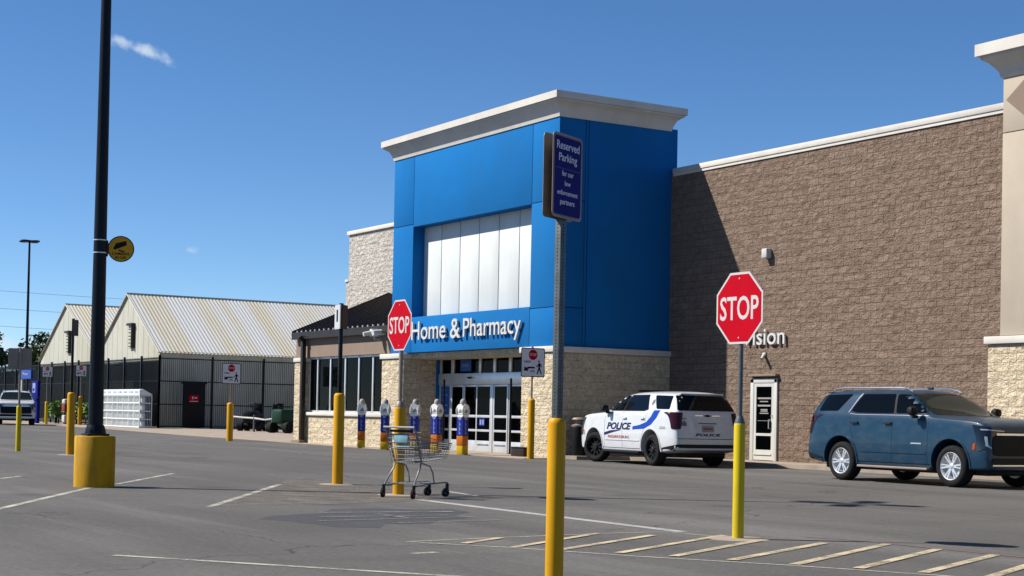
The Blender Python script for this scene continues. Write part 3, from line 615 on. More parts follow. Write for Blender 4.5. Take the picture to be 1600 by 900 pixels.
# black uprights painted for shaded door frame edges; small things at the entrance
for x, lab in ((-45.62, 'slim dark upright standing in for a shaded frame edge of the left sliding doors'), (-41.42, 'slim dark upright standing in for a shaded frame edge of the right sliding doors')):
    g = MB((x, 25.35, 0)); g.cyl((x, 25.35, .016), (x, 25.35, 2.30), .035, n=12); g.cyl((x, 25.35, .016), (x, 25.35, .03), .09, n=16); g.lathe([(.035, 0), (.03, .03), (0, .04)], 12, Matrix.Translation((x, 25.35, 2.3)))
    o = g.build('shaded_frame_edge', 'black_steel'); o.location = (x, 25.35, 0); tag(o, lab, 'post', 'dark uprights for shaded sliding door edges')
g = MB((-39.0, 24.05, 0)); g.box((-39.45, 24.18, .016), (-38.75, 24.40, .26), .015); g.box((-39.47, 24.16, .26), (-38.73, 24.41, .29), .01)
o = g.build('utility_box', 'bronze'); o.location = (-39.0, 24.05, 0); tag(o, 'small dark box on the pavement at the foot of the cream stone pier', 'box')
# flower stand just inside the doors
fs = thing('flower_stand', 'white and green flower display seen through the entrance glass', 'flowers', (-43.6, 27.1, .02))
g = MB(); g.box((-.55, -.3, .0), (.55, .3, .9), .02); g.build('stand', 'sign_grey', fs)
g = MB(); leaves(g, (0, 0, 1.25), (.55, .3, .32), 160, .10); g.build('foliage', 'leaf', fs, smooth=False)
g = MB(); leaves(g, (-.1, -.1, 1.42), (.5, .28, .3), 90, .09); g.build('blossom', 'flower', fs, smooth=False)
# trash bin
tb = thing('litter_bin', 'dark round litter bin at the stone corner in front of the police car', 'bin', (-37.22, 25.05, .10))
g = MB(); g.lathe([(0, 0), (.18, 0), (.20, .03), (.21, .80), (.19, .82)], 24); g.build('bin_body', 'plastic', tb)
g = MB(); g.lathe([(.21, .82), (.215, .86), (.10, .90), (.10, .98), (.21, 1.02), (.16, 1.07), (0, 1.09)], 24); g.build('bin_lid', 'sign_back', tb)

# ================================================================== SIGNS ON BOLLARDS
Z = Vector((0, 0, 1))
def bollard(parent, h, r, mat, name='bollard'):
    g = MB(); g.lathe([(0, -.02), (r * 1.0, -.02), (r, h - r * .75), (r * .93, h - r * .38), (r * .72, h - r * .13), (r * .4, h - .01), (0, h)], 24)
    return g.build(name, mat, parent, angle=50)
def frame_fn(o, xd):
    o = Vector(o); xd = Vector(xd).normalized(); n = xd.cross(Z)
    return lambda u, v, w: o + xd * u + Z * v + n * w
def rrect(w, h, r, n=4):
    pts = []
    for cx_, cy_, a0 in ((w / 2 - r, h / 2 - r, 0), (-w / 2 + r, h / 2 - r, 90), (-w / 2 + r, -h / 2 + r, 180), (w / 2 - r, -h / 2 + r, 270)):
        for k in range(n + 1): a = radians(a0 + 90 * k / n); pts.append((cx_ + r * cos(a), cy_ + r * sin(a)))
    return pts
def octo(d): R = d / 2 / cos(pi / 8); return [(R * cos(pi / 8 + k * pi / 4), R * sin(pi / 8 + k * pi / 4)) for k in range(8)]
def circ(r, n=28, c=(0, 0)): return [(c[0] + r * cos(2 * pi * k / n), c[1] + r * sin(2 * pi * k / n)) for k in range(n)]
def stop_sign(x, y, label, bh, br, bmat, zc, d=.73, post=.025, postmat='galv'):
    t = thing('stop_sign', label, 'stop sign', (x, y, 0), 0, 'red octagonal stop signs')
    bollard(t, bh, br, bmat)
    g = MB(); g.lathe([(br * .95, bh - .05), (br * .95, bh - .02), (post * 1.3, bh + .05), (0, bh + .06)], 16); g.cyl((0, 0, bh - .02), (0, 0, zc + d / 2 - .06), post, n=12); g.build('post', postmat, t)
    fn = frame_fn((0, -post - .004, zc), (1, 0, 0))
    g = MB(); g.extr(octo(d), fn, -.001, .003); g.mi = 1; g.extr(octo(d - .045), fn, .003, .0045); s_ = g.build('sign_plate', ['sign_white', 'stop_red'], t, smooth=False)
    g = MB(); h = d * .335; text(g, 'STOP', fn(-d * .415, -h / 2, .0045), (1, 0, 0), Z, d * .83, h, .002, .014); g.build('lettering', 'sign_white', s_, smooth=False)
    for v in (.3, -.3): g = MB(); g.cyl(fn(0, v, .004), fn(0, v, .009), .008, n=8); g.build('bolt', 'alu', s_)
    return t
stop_sign(-12.47, 10.35, 'red stop sign on a thin grey post in a lemon yellow bollard by the hatching', 1.19, .058, 'lemon', 2.33, .725)
stop_sign(-20.72, 10.78, 'red stop sign on the yellow bollard just behind the shopping cart', 1.32, .083, 'yellow', 2.49, .745, .032, 'sign_back')
ped_proto = []
def ped_sign(x, y, label, bh, br, zc, d=.78, xd=(0, 1, 0), n=0, bmat='yellow'):
    t = thing('crossing_sign', label, 'crossing sign', (x, y, 0), 0, 'pedestrian crossing signs on bollards')
    bollard(t, bh, br, bmat)
    g = MB(); g.cyl((0, 0, bh - .02), (0, 0, zc + d / 2 + .05), .028, n=10); g.build('post', 'sign_back', t)
    fn = frame_fn(Vector((0, 0, zc)) + Vector(xd).cross(Z) * .032, xd); X = Vector(xd)
    g = MB(); g.extr(rrect(d, d * 1.04, .05), fn, 0, .003); g.mi = 1; g.extr(rrect(d - .05, d * 1.04 - .05, .04), fn, .003, .0045); p = g.build('sign_plate', ['black', 'sign_bright'], t, smooth=False)
    g = MB(); k = d / .78; g.extr([(u * k, v * k) for u, v in circ(.145, 24, (.0, .215))], fn, .0045, .006); g.mi = 1; text(g, 'STOP', fn(-.115 * k, .18 * k, .006), X, Z, .23 * k, .075 * k, .002, .02); g.build('stop_disc', ['stop_red', 'sign_white'], p, smooth=False)
    g = MB(); text(g, 'HERE', fn(-.29 * k, -.01 * k, .0045), X, Z, .22 * k, .06 * k, .002, .02); text(g, 'FOR', fn(-.09 * k, -.27 * k, .0045), X, Z, .15 * k, .06 * k, .002, .02); g.build('lettering', 'black', p, smooth=False)
    g = MB(); arr = [(.06, -.12), (.06, -.165), (-.10, -.165), (-.17, -.19), (-.14, -.235), (-.30, -.235), (-.27, -.10), (-.235, -.145), (-.12, -.115)]
    g.extr([(u * k, v * k) for u, v in arr], fn, .0045, .006); g.build('arrow', 'black', p, smooth=False)
    man = [(.20, .0), (.245, -.02), (.30, -.10), (.29, -.13), (.245, -.075), (.235, -.15), (.30, -.32), (.265, -.33), (.205, -.20), (.165, -.32), (.125, -.32), (.175, -.15), (.175, -.08), (.14, -.115), (.10, -.115), (.10, -.095), (.13, -.09)]
    g = MB(); g.extr([(u * k, v * k) for u, v in man], fn, .0045, .006); g.extr([(u * k, v * k) for u, v in circ(.028, 12, (.195, .035))], fn, .0045, .006); g.build('walker_symbol', 'black', p, smooth=False)
    return t
ped_sign(-37.37, 23.55, 'square pedestrian crossing sign on a yellow bollard in front of the entrance pier', 1.68, .098, 2.68)
ped_sign(-57.5, 22.6, 'square pedestrian crossing sign on a yellow bollard in front of the garden fence', 1.48, .125, 2.58, .76)
ped_sign(-103.6, 30.3, 'square crossing sign above the orange bollard tucked behind the tall yellow one', 1.9, .14, 3.55, .72)
ped_sign(-104.7, 28.4, 'small square crossing sign on a dull bollard before the garden plants', 1.5, .10, 3.45, .68, bmat='lemon')
def aisle_sign(x, y, label, bh, br, zc, panels, post_h):
    t = thing('aisle_sign', label, 'aisle sign', (x, y, 0), 0, 'parking aisle signs on tall yellow bollards')
    bollard(t, bh, br, 'yellow')
    g = MB(); g.box((-.028, -.028, bh - .03), (.028, .028, post_h), .004); g.build('post', 'black_steel', t)
    for ang, white in panels:
        a = radians(ang); xd = Vector((cos(a), sin(a), 0)); fn = frame_fn(Vector((0, 0, zc)) + xd.cross(Z) * .045, xd)
        g = MB(); g.extr(rrect(.30, .40, .015), fn, 0, .02); g.mi = 1; g.extr(rrect(.27, .37, .012), fn, .02, .022)
        p = g.build('sign_panel', ['sign_white', 'sign_white'] if white else ['black_steel', 'bronze'], t, smooth=False)
        if white:
            g = MB(); text(g, '1', fn(-.04, -.08, .022), xd, Z, .08, .20, .002, .03); g.build('number', 'black', p, smooth=False)
    return t
aisle_sign(-23.9, 11.3, 'white number sign on a black post in the tall yellow bollard before the shop windows', 1.52, .09, 2.77, [(-8, True), (136, False)], 3.0)
aisle_sign(-39.2, 11.24, 'dark edge-on sign on a black post in the bollard beside the lamp pole base', 1.56, .095, 3.15, [(136, False)], 3.38)
# back of a reserved-space sign at the far left
t = thing('parking_sign', 'grey back of a square sign on a slim yellow bollard at the far left', 'parking sign', (-42.26, 10.75, 0))
bollard(t, 1.20, .065, 'lemon'); g = MB(); g.cyl((0, 0, 1.15), (0, 0, 2.72), .03, n=10); g.build('post', 'sign_back', t)
g = MB(); g.extr(rrect(.60, .56, .03), frame_fn((-.035, 0, 2.42), (.12, .99, 0)), -.003, .001); g.build('sign_plate', 'sign_back', t, smooth=False)
# reserved parking sign, nearest
RB = Vector((-9.63, 6.29, 0))
t = thing('parking_sign', 'navy reserved parking sign on a perforated post in the nearest yellow bollard', 'parking sign', RB)
bollard(t, 1.195, .066, 'yellow')
PR = radians(12); PM = Matrix.Rotation(PR, 4, 'Z')
g = MB(); g.box((-.029, -.029, 1.15), (.029, .029, 2.82), .003, PM); g.box((-.03, -.012, 2.66), (.03, .012, 3.2), .003, PM @ Matrix.Translation((0,0,0))); post = g.build('post', 'galv', t)
g = MB()
k = 1.22
while k < 2.62:
    for face in range(4):
        a = PR + face * pi / 2; n_ = Vector((cos(a), sin(a), 0)); c = Z * k + n_ * .0285; g.cyl(c, c + n_ * .0014, .0052, n=8)
    k += .0254
tag(g.build('post_hole', 'black', post, smooth=False), kind='stuff')
na = radians(27); nrm = Vector((cos(na), sin(na), 0)); xd = Z.cross(nrm)
xd = Vector((-nrm.y, nrm.x, 0))
for sgn in (1, -1):
    X = xd * sgn; fn = frame_fn(Vector((0, 0, 2.935)) + X.cross(Z) * .036 + Vector((.004, .006, 0)), X)
    g = MB(); g.extr(rrect(.43, .61, .035), fn, 0, .004); g.mi = 1; g.extr(rrect(.405, .585, .03), fn, .004, .0052); g.mi = 2; g.extr(rrect(.385, .565, .025), fn, .0052, .0062)
    p = g.build('sign_plate', ['sign_back', 'sign_pink', 'sign_navy'], t, smooth=False)
    if 1:
        g = MB()
        for s_, w, h, v in (('Reserved', .33, .060, .190), ('Parking', .265, .075, .088), ('for our', .17, .040, .000), ('law', .085, .035, -.068), ('enforcement', .30, .036, -.138), ('partners', .21, .045, -.218)):
            text(g, s_, fn(-w / 2, v, .0062), X, Z, w, h, .0012, .012); g.build('lettering', 'sign_bright', p, smooth=False); g = MB()
        g.bm.free()
        g = MB(); g.extr([(-.18, .056), (.18, .056), (.18, .050), (-.18, .050)], fn, .0062, .0068); g.build('dividing_rule', 'banner_blue', p, smooth=False)

# ================================================================== LAMP POLES
t = thing('lamp_pole', 'tall dark lamp pole on a thick round yellow concrete base', 'lamp pole', (-23.66, 7.16, 0))
g = MB(); g.lathe([(0, -.02), (.30, -.02), (.30, .74), (.285, .765), (0, .77)], 40); g.build('concrete_base', 'yconc', t, angle=50)
g = MB(); g.box((-.17, -.17, .77), (.17, .17, .80), .01); g.lathe([(.16, .80), (.15, .86), (.125, .93), (.118, .93)], 28)
for a in range(4): g.cyl((.14 * cos(a * pi / 2 + pi / 4), .14 * sin(a * pi / 2 + pi / 4), .80), (.14 * cos(a * pi / 2 + pi / 4), .14 * sin(a * pi / 2 + pi / 4), .86), .02, n=6)
g.build('base_plate', 'pole_blue', t)
g = MB(); g.cyl((0, 0, .80), (0, 0, 11.4), .113, .052, n=32); g.build('pole', 'pole_blue', t)
for a in range(4):
    aa = radians(30 + 90 * a); M_ = Matrix.Rotation(aa, 4, 'Z')
    g = MB(); g.box((.05, -.03, 11.28), (.30, .03, 11.34), .005, M_); g.box((.28, -.19, 11.26), (.95, .19, 11.35), .02, M_); g.build('lamp_head', 'pole_blue', t)
va = Vector((cos(yaw - radians(13)), -sin(yaw - radians(13)), 0)).normalized(); xr = Z.cross(va).normalized()
if xr.dot(rt) < 0: xr = -xr
fn = frame_fn(Vector((0, 0, 3.60)) + xr * .305, xr)
g = MB(); g.extr(circ(.198, 32), fn, -.02, -.012); g.mi = 1; g.extr(circ(.182, 32), fn, -.012, -.0105); cs = g.build('camera_sign', ['black', 'cam_yellow'], t, smooth=False)
g = MB(); g.extr([(-.10, .03), (-.07, .085), (.075, .125), (.085, .06), (-.05, .0)], fn, -.0105, -.008); g.extr([(-.115, .0), (-.10, .03), (-.06, .012), (-.075, -.02)], fn, -.0105, -.008); g.extr([(-.03, -.01), (.06, -.035), (.055, -.05), (-.035, -.03)], fn, -.0105, -.008)
text(g, 'CAMERAS', fn(-.13, -.095, -.0105), xr, Z, .26, .042, .002, .02); text(g, 'IN USE', fn(-.082, -.15, -.0105), xr, Z, .165, .038, .002, .02); g.build('camera_symbol', 'black', cs, smooth=False)
g = MB()
g.extr([(-.33, .18), (-.19, .12), (-.17, .0), (-.19, -.12), (-.33, -.18)], fn, -.012, -.006)
g.build('sign_bracket', 'bronze', t, smooth=False)
for z in (3.52, 3.71): g = MB(); g.cyl((0, 0, z), (0, 0, z + .015), .1 + .002, n=32); g.build('strap', 'alu', t)
t2 = thing('lamp_pole', 'thin distant lamp pole with flat heads at the far left', 'lamp pole', (-141.4, 36.5, 0))
g = MB(); g.cyl((0, 0, 0), (0, 0, 15.8), .16, .09, n=12); g.build('pole', 'black_steel', t2)
for a in range(4):
    M_ = Matrix.Rotation(radians(40 + 90 * a), 4, 'Z'); g = MB(); g.box((.05, -.25, 15.6), (.9, .25, 15.75), .02, M_); g.build('lamp_head', 'black_steel', t2)

# ================================================================== BANNER BOLLARDS AT THE ENTRANCE
def banner(x, y, rz, label, scale=1):
    t = thing('banner_bollard', label, 'bollard', (x, y, .016), rz, 'wrapped bollards in front of the entrance')
    g = MB(); g.lathe([(0, 0), (.095, 0), (.095, 1.52), (.085, 1.58), (.05, 1.63), (0, 1.64)], 20); g.build('bollard_core', 'sign_grey', t, angle=50)
    w = .125
    g = MB(); g.box((-w, -w, .55), (w, w, 1.16), .012)
    for k in range(4):
        M_ = Matrix.Rotation(k * pi / 2, 4, 'Z'); g.mi = 1; n0 = len(g.bm.verts)
        g.box((-.045, -w - .003, 1.02), (.045, -w + .001, 1.11), 0, M_)
        for j in range(9): g.box((-.03, -w - .003, .60 + j * .043), (.035 - .02 * (j % 3), -w + .001, .628 + j * .043), 0, M_)
        g.mi = 0
    g.build('blue_wrap', ['banner_blue', 'banner_pale'], t, smooth=False)
    g = MB(); g.box((-w, -w, .26), (w, w, .548), .012); g.build('orange_wrap', 'banner_orange', t)
    g = MB(); g.box((-w, -w, .0), (w, w, .258), .012); g.build('yellow_wrap', 'banner_yellow', t)
    for k in range(4):
        a = k * pi / 2; xd_ = Vector((cos(a), sin(a), 0)); fn = frame_fn(Vector((0, 0, 1.28)) + xd_.cross(Z) * (w - .005), xd_)
        g = MB(); g.extr([(u, v * 1.25) for u, v in circ(.165, 24)], fn, 0, .008); g.mi = 1; g.extr([(-.07, -.06), (-.02, .03), (.03, .06), (.08, .0), (.07, -.06)], fn, .008, .0095); g.extr([(-.09, -.10), (.09, -.10), (.09, -.085), (-.09, -.085)], fn, .008, .0095)
        g.build('round_badge', ['banner_white', 'sign_back'], t, smooth=False)
    return t
for (x, y, r, l) in ((-48.17, 23.62, 1.05, 'blue wrapped bollard farthest left, before the shop windows'), (-45.9, 23.35, .90, 'blue wrapped bollard left of the stop sign, mostly behind the cart handle'),
                     (-44.6, 23.75, .85, 'blue wrapped bollard in front of the shaded stone recess, right of the stop sign'), (-42.54, 23.40, .36, 'blue and orange wrapped bollard at the left edge of the sliding doors'), (-40.68, 23.25, .30, 'blue and orange wrapped bollard in front of the middle sliding doors')):
    banner(x, y, r, l)

# ================================================================== SHOPPING CART
def cart(x, y, rz):
    t = thing('shopping_cart', 'empty grey wire shopping cart with a pale blue child seat beside the stop sign bollard', 'shopping cart', (x, y, 0), rz)
    # local: +x forward, y sideways
    wr = .0035
    def grid(mb, f, nu, nv, r=wr):
        for i in range(nu + 1): mb.tube([f(i / nu, j / 6) for j in range(7)], r, 4)
        for j in range(nv + 1): mb.tube([f(i / 6, j / nv) for i in range(7)], r, 4)
    lerp = lambda a, b, t_: Vector(a) * (1 - t_) + Vector(b) * t_
    def quadw(mb, A, B_, C_, D_, nu, nv): grid(mb, lambda u, v: lerp(lerp(A, B_, u), lerp(D_, C_, u), v), nu, nv)
    bk, fr_ = -.34, .52
    zb0, zb1 = .50, .56; zt0, zt1 = .90, .77
    wb, wt, wf = .20, .27, .20
    g = MB()
    quadw(g, (bk, -wb, zb0), (fr_ - .06, -wf + .04, zb1), (fr_, -wf, zt1), (bk - .04, -wt, zt0), 22, 7)
    quadw(g, (bk, wb, zb0), (fr_ - .06, wf - .04, zb1), (fr_, wf, zt1), (bk - .04, wt, zt0), 22, 7)
    quadw(g, (fr_ - .06, -wf + .04, zb1), (fr_ - .06, wf - .04, zb1), (fr_, wf, zt1), (fr_, -wf, zt1), 8, 7)
    quadw(g, (bk, -wb, zb0), (fr_ - .06, -wf + .04, zb1), (fr_ - .06, wf - .04, zb1), (bk, wb, zb0), 20, 8)
    quadw(g, (bk, -wb, zb0), (bk, wb, zb0), (bk - .04, wt, zt0), (bk - .04, -wt, zt0), 9, 7)
    g.build('basket', 'cart_steel', t, angle=80)
    g = MB(); g.tube([(bk - .04, -wt, zt0), (fr_, -wf, zt1), (fr_, wf, zt1), (bk - .04, wt, zt0), (bk - .04, -wt, zt0)], .008, 6); g.build('basket_rim', 'cart_steel', t)
    g = MB(); g.tube([(-.44, -.28, 1.0), (-.44, .28, 1.0)], .016, 10); g.build('handle', 'sign_grey', t)
    for s in (-1, 1):
        g = MB(); g.tube([(-.44, s * .27, 1.0), (-.40, s * .27, .96), (-.26, s * .25, .62), (-.22, s * .235, .50), (-.25, s * .24, .42), (-.38, s * .26, .24), (-.42, s * .275, .16)], .013, 8); g.build('rear_frame', 'cart_steel', t)
        g = MB(); g.tube([(-.42, s * .275, .17), (-.05, s * .24, .20), (.42, s * .17, .21), (.50, s * .16, .20)], .012, 8); g.build('lower_rail', 'cart_steel', t)
        g = MB(); g.tube([(.10, s * .225, .20), (.06, s * .225, .36), (.0, s * .22, .45), (-.22, s * .235, .50)], .011, 8); g.build('strut', 'cart_steel', t)
    g = MB()
    for k in range(8): u = -.36 + k * .11; wv_ = .26 - (u + .36) * .11; g.tube([(u, -wv_, .205), (u, wv_, .205)], .005, 5)
    g.build('lower_tray', 'cart_steel', t)
    g = MB(); quadw(g, (-.18, -.21, .60), (-.18, .21, .60), (-.24, .24, .93), (-.24, -.24, .93), 8, 5); quadw(g, (-.37, -.22, .70), (-.37, .22, .70), (-.18, .21, .68), (-.18, -.21, .68), 8, 3); g.build('seat_frame', 'cart_steel', t, angle=80)
    g = MB(); g.box((-.395, -.12, .78), (-.375, .13, .90), .008, Matrix.Rotation(0, 4, 'Y')); g.box((-.38, -.15, .715), (-.20, .15, .735), .008); g.build('child_seat', 'bag', t)
    g = MB(); g.box((-.41, -.20, .93), (-.36, .20, .965), .01); g.build('seat_clip', 'plastic', t)
    for s in (-1, 1):
        for xx, yy, yw in ((-.42, .275, .3), (.48, .165, -.25)):
            yy *= s
            g = MB(); M_ = Matrix.Translation((xx, yy, 0)) @ Matrix.Rotation(yw, 4, 'Z')
            g.box((-.02, -.018, .10), (.02, .018, .19), .004, M_)
            for q in (-1, 1): g.box((-.045, q * .020 - .003, .05), (.012, q * .020 + .003, .13), .002, M_)
            c = g.build('caster', 'black_steel', t)
            g = MB(); g.cyl(M_ @ Vector((-.03, -.015, .0625)), M_ @ Vector((-.03, .015, .0625)), .0625, n=20); g.build('wheel', 'rubber', c)
            g = MB(); g.cyl(M_ @ Vector((-.03, -.017, .0625)), M_ @ Vector((-.03, .017, .0625)), .022, n=12); g.build('hub', 'sign_grey', c)
    return t
cart(-19.99 - .42 * .39 + .05, 10.30 + .42 * .92 + .08, radians(113))

# ================================================================== VEHICLES
def inside_poly(p, poly): pass
class Decal:
    """projects flat 2-D shapes on to a body mesh so that panels, glass and lettering follow its curvature"""
    def __init__(s, bvh): s.bvh = bvh
    def make(s, name, polys, face, mat, parent, off=.006, thick=.004, cut=.09, faces=None):
        # face: 'L' (+y side), 'R' (-y side), 'F' (+x), 'B' (-x), 'T' (top)
        bm = bmesh.new()
        for poly in polys:
            if isinstance(poly, tuple):
                vs, fs = poly; V = [bm.verts.new((u, v, 0)) for u, v in vs]
                for f in fs:
                    try: bm.faces.new([V[i] for i in f])
                    except ValueError: pass
            else: bm.faces.new([bm.verts.new((u, v, 0)) for u, v in poly])
        bmesh.ops.remove_doubles(bm, verts=bm.verts, dist=1e-5)
        us = [v.co.x for v in bm.verts]; vs_ = [v.co.y for v in bm.verts]
        for ax, lo, hi in ((0, min(us), max(us)), (1, min(vs_), max(vs_))):
            q = lo + cut
            while q < hi:
                co = [0, 0, 0]; co[ax] = q; no = [0, 0, 0]; no[ax] = 1
                bmesh.ops.bisect_plane(bm, geom=list(bm.verts) + list(bm.edges) + list(bm.faces), plane_co=co, plane_no=no); q += cut
        out = {'L': Vector((0, 1, 0)), 'R': Vector((0, -1, 0)), 'F': Vector((1, 0, 0)), 'B': Vector((-1, 0, 0)), 'T': Vector((0, 0, 1))}[face]
        N_ = {}
        for v in bm.verts:
            u, w = v.co.x, v.co.y
            p = {'L': Vector((u, 3, w)), 'R': Vector((u, -3, w)), 'F': Vector((4, u, w)), 'B': Vector((-4, u, w)), 'T': Vector((u, w, 4))}[face]
            h, n, _, _ = s.bvh.ray_cast(p, -out)
            if h is None: h, n, _, _ = s.bvh.find_nearest(p - out * (2.0 if face in 'LR' else 1.5))
            v.co = h + n * off; N_[v] = n
        bmesh.ops.recalc_face_normals(bm, faces=bm.faces)
        bm.normal_update()
        if sum((f.normal.dot(out) * f.calc_area()) for f in bm.faces) < 0: bmesh.ops.reverse_faces(bm, faces=bm.faces)
        r = bmesh.ops.extrude_face_region(bm, geom=list(bm.faces)); top = [g_ for g_ in r['geom'] if isinstance(g_, bmesh.types.BMVert)]
        for v in top: v.co += out * thick
        g = MB(); g.bm.free(); g.bm = bm
        return g.build(name, mat, parent, angle=30)
_body = {}
def suv_body(key, dark):
    """lofted cage -> subdivision -> wheel arches cut; returns mesh"""
    rows = []
    def st_(xl, xb, xr, w, wb_, wr, zb, zbelt, zr, hood=None):
        r = [(xl, 0, zb), (xl, w * .80, zb), (xl, w * .965, zb + .05), (xl, w * .995, zb + .22), (xl * .6 + xb * .4, w, .86), (xb, wb_, zbelt - .09), (xb, wb_ - .035, zbelt)]
        if hood: r += [(xb, wb_ - .13, zbelt + hood * .55), (xb, wb_ * .55, zbelt + hood * .95), (xb, 0, zbelt + hood)]
        else: r += [(xb * .22 + xr * .78, wr + .045, zr - .115), (xr, wr - .075, zr - .012), (xr, 0, zr + .018)]
        return r
    rows = [st_(2.44, 2.40, 0, .80, .80, 0, .36, 1.08, 0, .05), st_(2.42, 2.37, 0, .93, .90, 0, .34, 1.15, 0, .05), st_(2.30, 2.24, 0, .985, .955, 0, .32, 1.23, 0, .06), st_(1.95, 1.95, 0, 1.01, .98, 0, .31, 1.27, 0, .06),
            st_(1.45, 1.45, 0, 1.015, .985, 0, .30, 1.295, 0, .06), st_(1.05, 1.02, 0, 1.005, .98, 0, .30, 1.315, 0, .05),
            st_(.80, .86, .26, 1.005, .98, .72, .30, 1.325, 1.80), st_(.45, .45, .08, 1.005, .98, .735, .30, 1.335, 1.85), st_(-.3, -.3, -.35, 1.005, .98, .745, .30, 1.35, 1.885), st_(-1.0, -1.0, -1.0, 1.01, .985, .745, .30, 1.365, 1.89),
            st_(-1.7, -1.7, -1.6, 1.015, .985, .74, .30, 1.38, 1.885), st_(-2.25, -2.25, -2.08, 1.00, .97, .725, .33, 1.385, 1.87), st_(-2.55, -2.47, -2.24, .96, .93, .70, .38, 1.385, 1.845), st_(-2.66, -2.57, -2.33, .90, .86, .655, .42, 1.38, 1.80), st_(-2.69, -2.60, -2.37, .80, .76, .58, .44, 1.37, 1.76)]
    bm = bmesh.new(); n = len(rows[0]); RV = []
    for r in rows:
        A = [bm.verts.new(p) for p in r]; Bm = [A[0]] + [bm.verts.new((p[0], -p[1], p[2])) for p in r[1:-1]] + [A[-1]]; RV.append((A, Bm))
    for (A, Bq), (A2, B2) in zip(RV, RV[1:]):
        for i in range(n - 1):
            bm.faces.new((A[i], A[i + 1], A2[i + 1], A2[i])); bm.faces.new((Bq[i], B2[i], B2[i + 1], Bq[i + 1]))
    for A, Bq in (RV[0], RV[-1]):
        bm.faces.new((A[0], A[1], Bq[1])); bm.faces.new((A[-1], A[-2], Bq[-2]))
        for i in range(1, n - 2): bm.faces.new((A[i], A[i + 1], Bq[i + 1], Bq[i]))
    bmesh.ops.recalc_face_normals(bm, faces=bm.faces)
    cl = bm.edges.layers.float.get('crease_edge') or bm.edges.layers.float.new('crease_edge')
    for (A, Bq), (A2, B2) in list(zip(RV, RV[1:])):
        for S in ((A, A2), (Bq, B2)):
            for i, c in ((6, .55), (2, .5), (7, .15)):
                e = bm.edges.get((S[0][i], S[1][i]))
                if e: e[cl] = c
    for k, c in ((6, .35), (5, .25)):
        for S in RV[k]:
            for i in range(6, n - 1):
                e = bm.edges.get((S[i], S[i + 1]))
                if e: e[cl] = c
    me = bpy.data.meshes.new('b'); bm.to_mesh(me); bm.free()
    o = bpy.data.objects.new('b', me); COL.objects.link(o)
    sub = o.modifiers.new('s', 'SUBSURF'); sub.levels = 3; sub.render_levels = 3
    cut = bmesh.new()
    for xx in (1.535, -1.535):
        for s in (1, -1):
            pr = [(.02, .50), (.47, .50), (.475, 1.3), (0.02, 1.3)]
            m_ = Matrix.Translation((xx, 0, .44)) @ Matrix.Rotation(radians(90) * -s, 4, 'X')
            A = [cut.verts.new(m_ @ Vector((.478 * cos(2 * pi * i / 48), .478 * sin(2 * pi * i / 48), .58))) for i in range(48)]; B2 = [cut.verts.new(m_ @ Vector((.478 * cos(2 * pi * i / 48), .478 * sin(2 * pi * i / 48), 1.4))) for i in range(48)]
            cut.faces.new(A); cut.faces.new(B2)
            for i in range(48): cut.faces.new((A[i], A[(i + 1) % 48], B2[(i + 1) % 48], B2[i]))
    bmesh.ops.recalc_face_normals(cut, faces=cut.faces)
    cm = bpy.data.meshes.new('c'); cut.to_mesh(cm); cut.free(); co_ = bpy.data.objects.new('c', cm); COL.objects.link(co_)
    bo = o.modifiers.new('b', 'BOOLEAN'); bo.operation = 'DIFFERENCE'; bo.object = co_; bo.solver = 'EXACT'
    dg = bpy.context.evaluated_depsgraph_get(); me2 = bpy.data.meshes.new_from_object(o.evaluated_get(dg))
    bpy.data.objects.remove(o); bpy.data.objects.remove(co_)
    for p in me2.polygons:
        c = p.center; p.use_smooth = True
        r = min(((c.x - q) ** 2 + (c.z - .44) ** 2) ** .5 for q in (1.535, -1.535))
        inner = r < .4787
        p.material_index = 1 if (inner or c.z < .40) else 0
    bm = bmesh.new(); bm.from_mesh(me2)
    for e in bm.edges: e.smooth = not (len(e.link_faces) == 2 and e.calc_face_angle(0) > radians(38))
    bm.to_mesh(me2); bvh = BVHTree.FromBMesh(bm); bm.free()
    return me2, bvh
def shrink_round(poly, r=.03, n=3):
    """round the corners of a polygon"""
    out = []; N2 = len(poly)
    for i in range(N2):
        p = Vector(poly[i]).to_2d(); a = Vector(poly[i - 1]).to_2d(); b = Vector(poly[(i + 1) % N2]).to_2d()
        da = (a - p); db = (b - p); ra = min(r, da.length * .45); rb = min(r, db.length * .45)
        p0 = p + da.normalized() * ra; p1 = p + db.normalized() * rb
        for k in range(n + 1): t_ = k / n; q = p0 * (1 - t_) ** 2 + p * 2 * t_ * (1 - t_) + p1 * t_ ** 2; out.append((q.x, q.y))
    return out
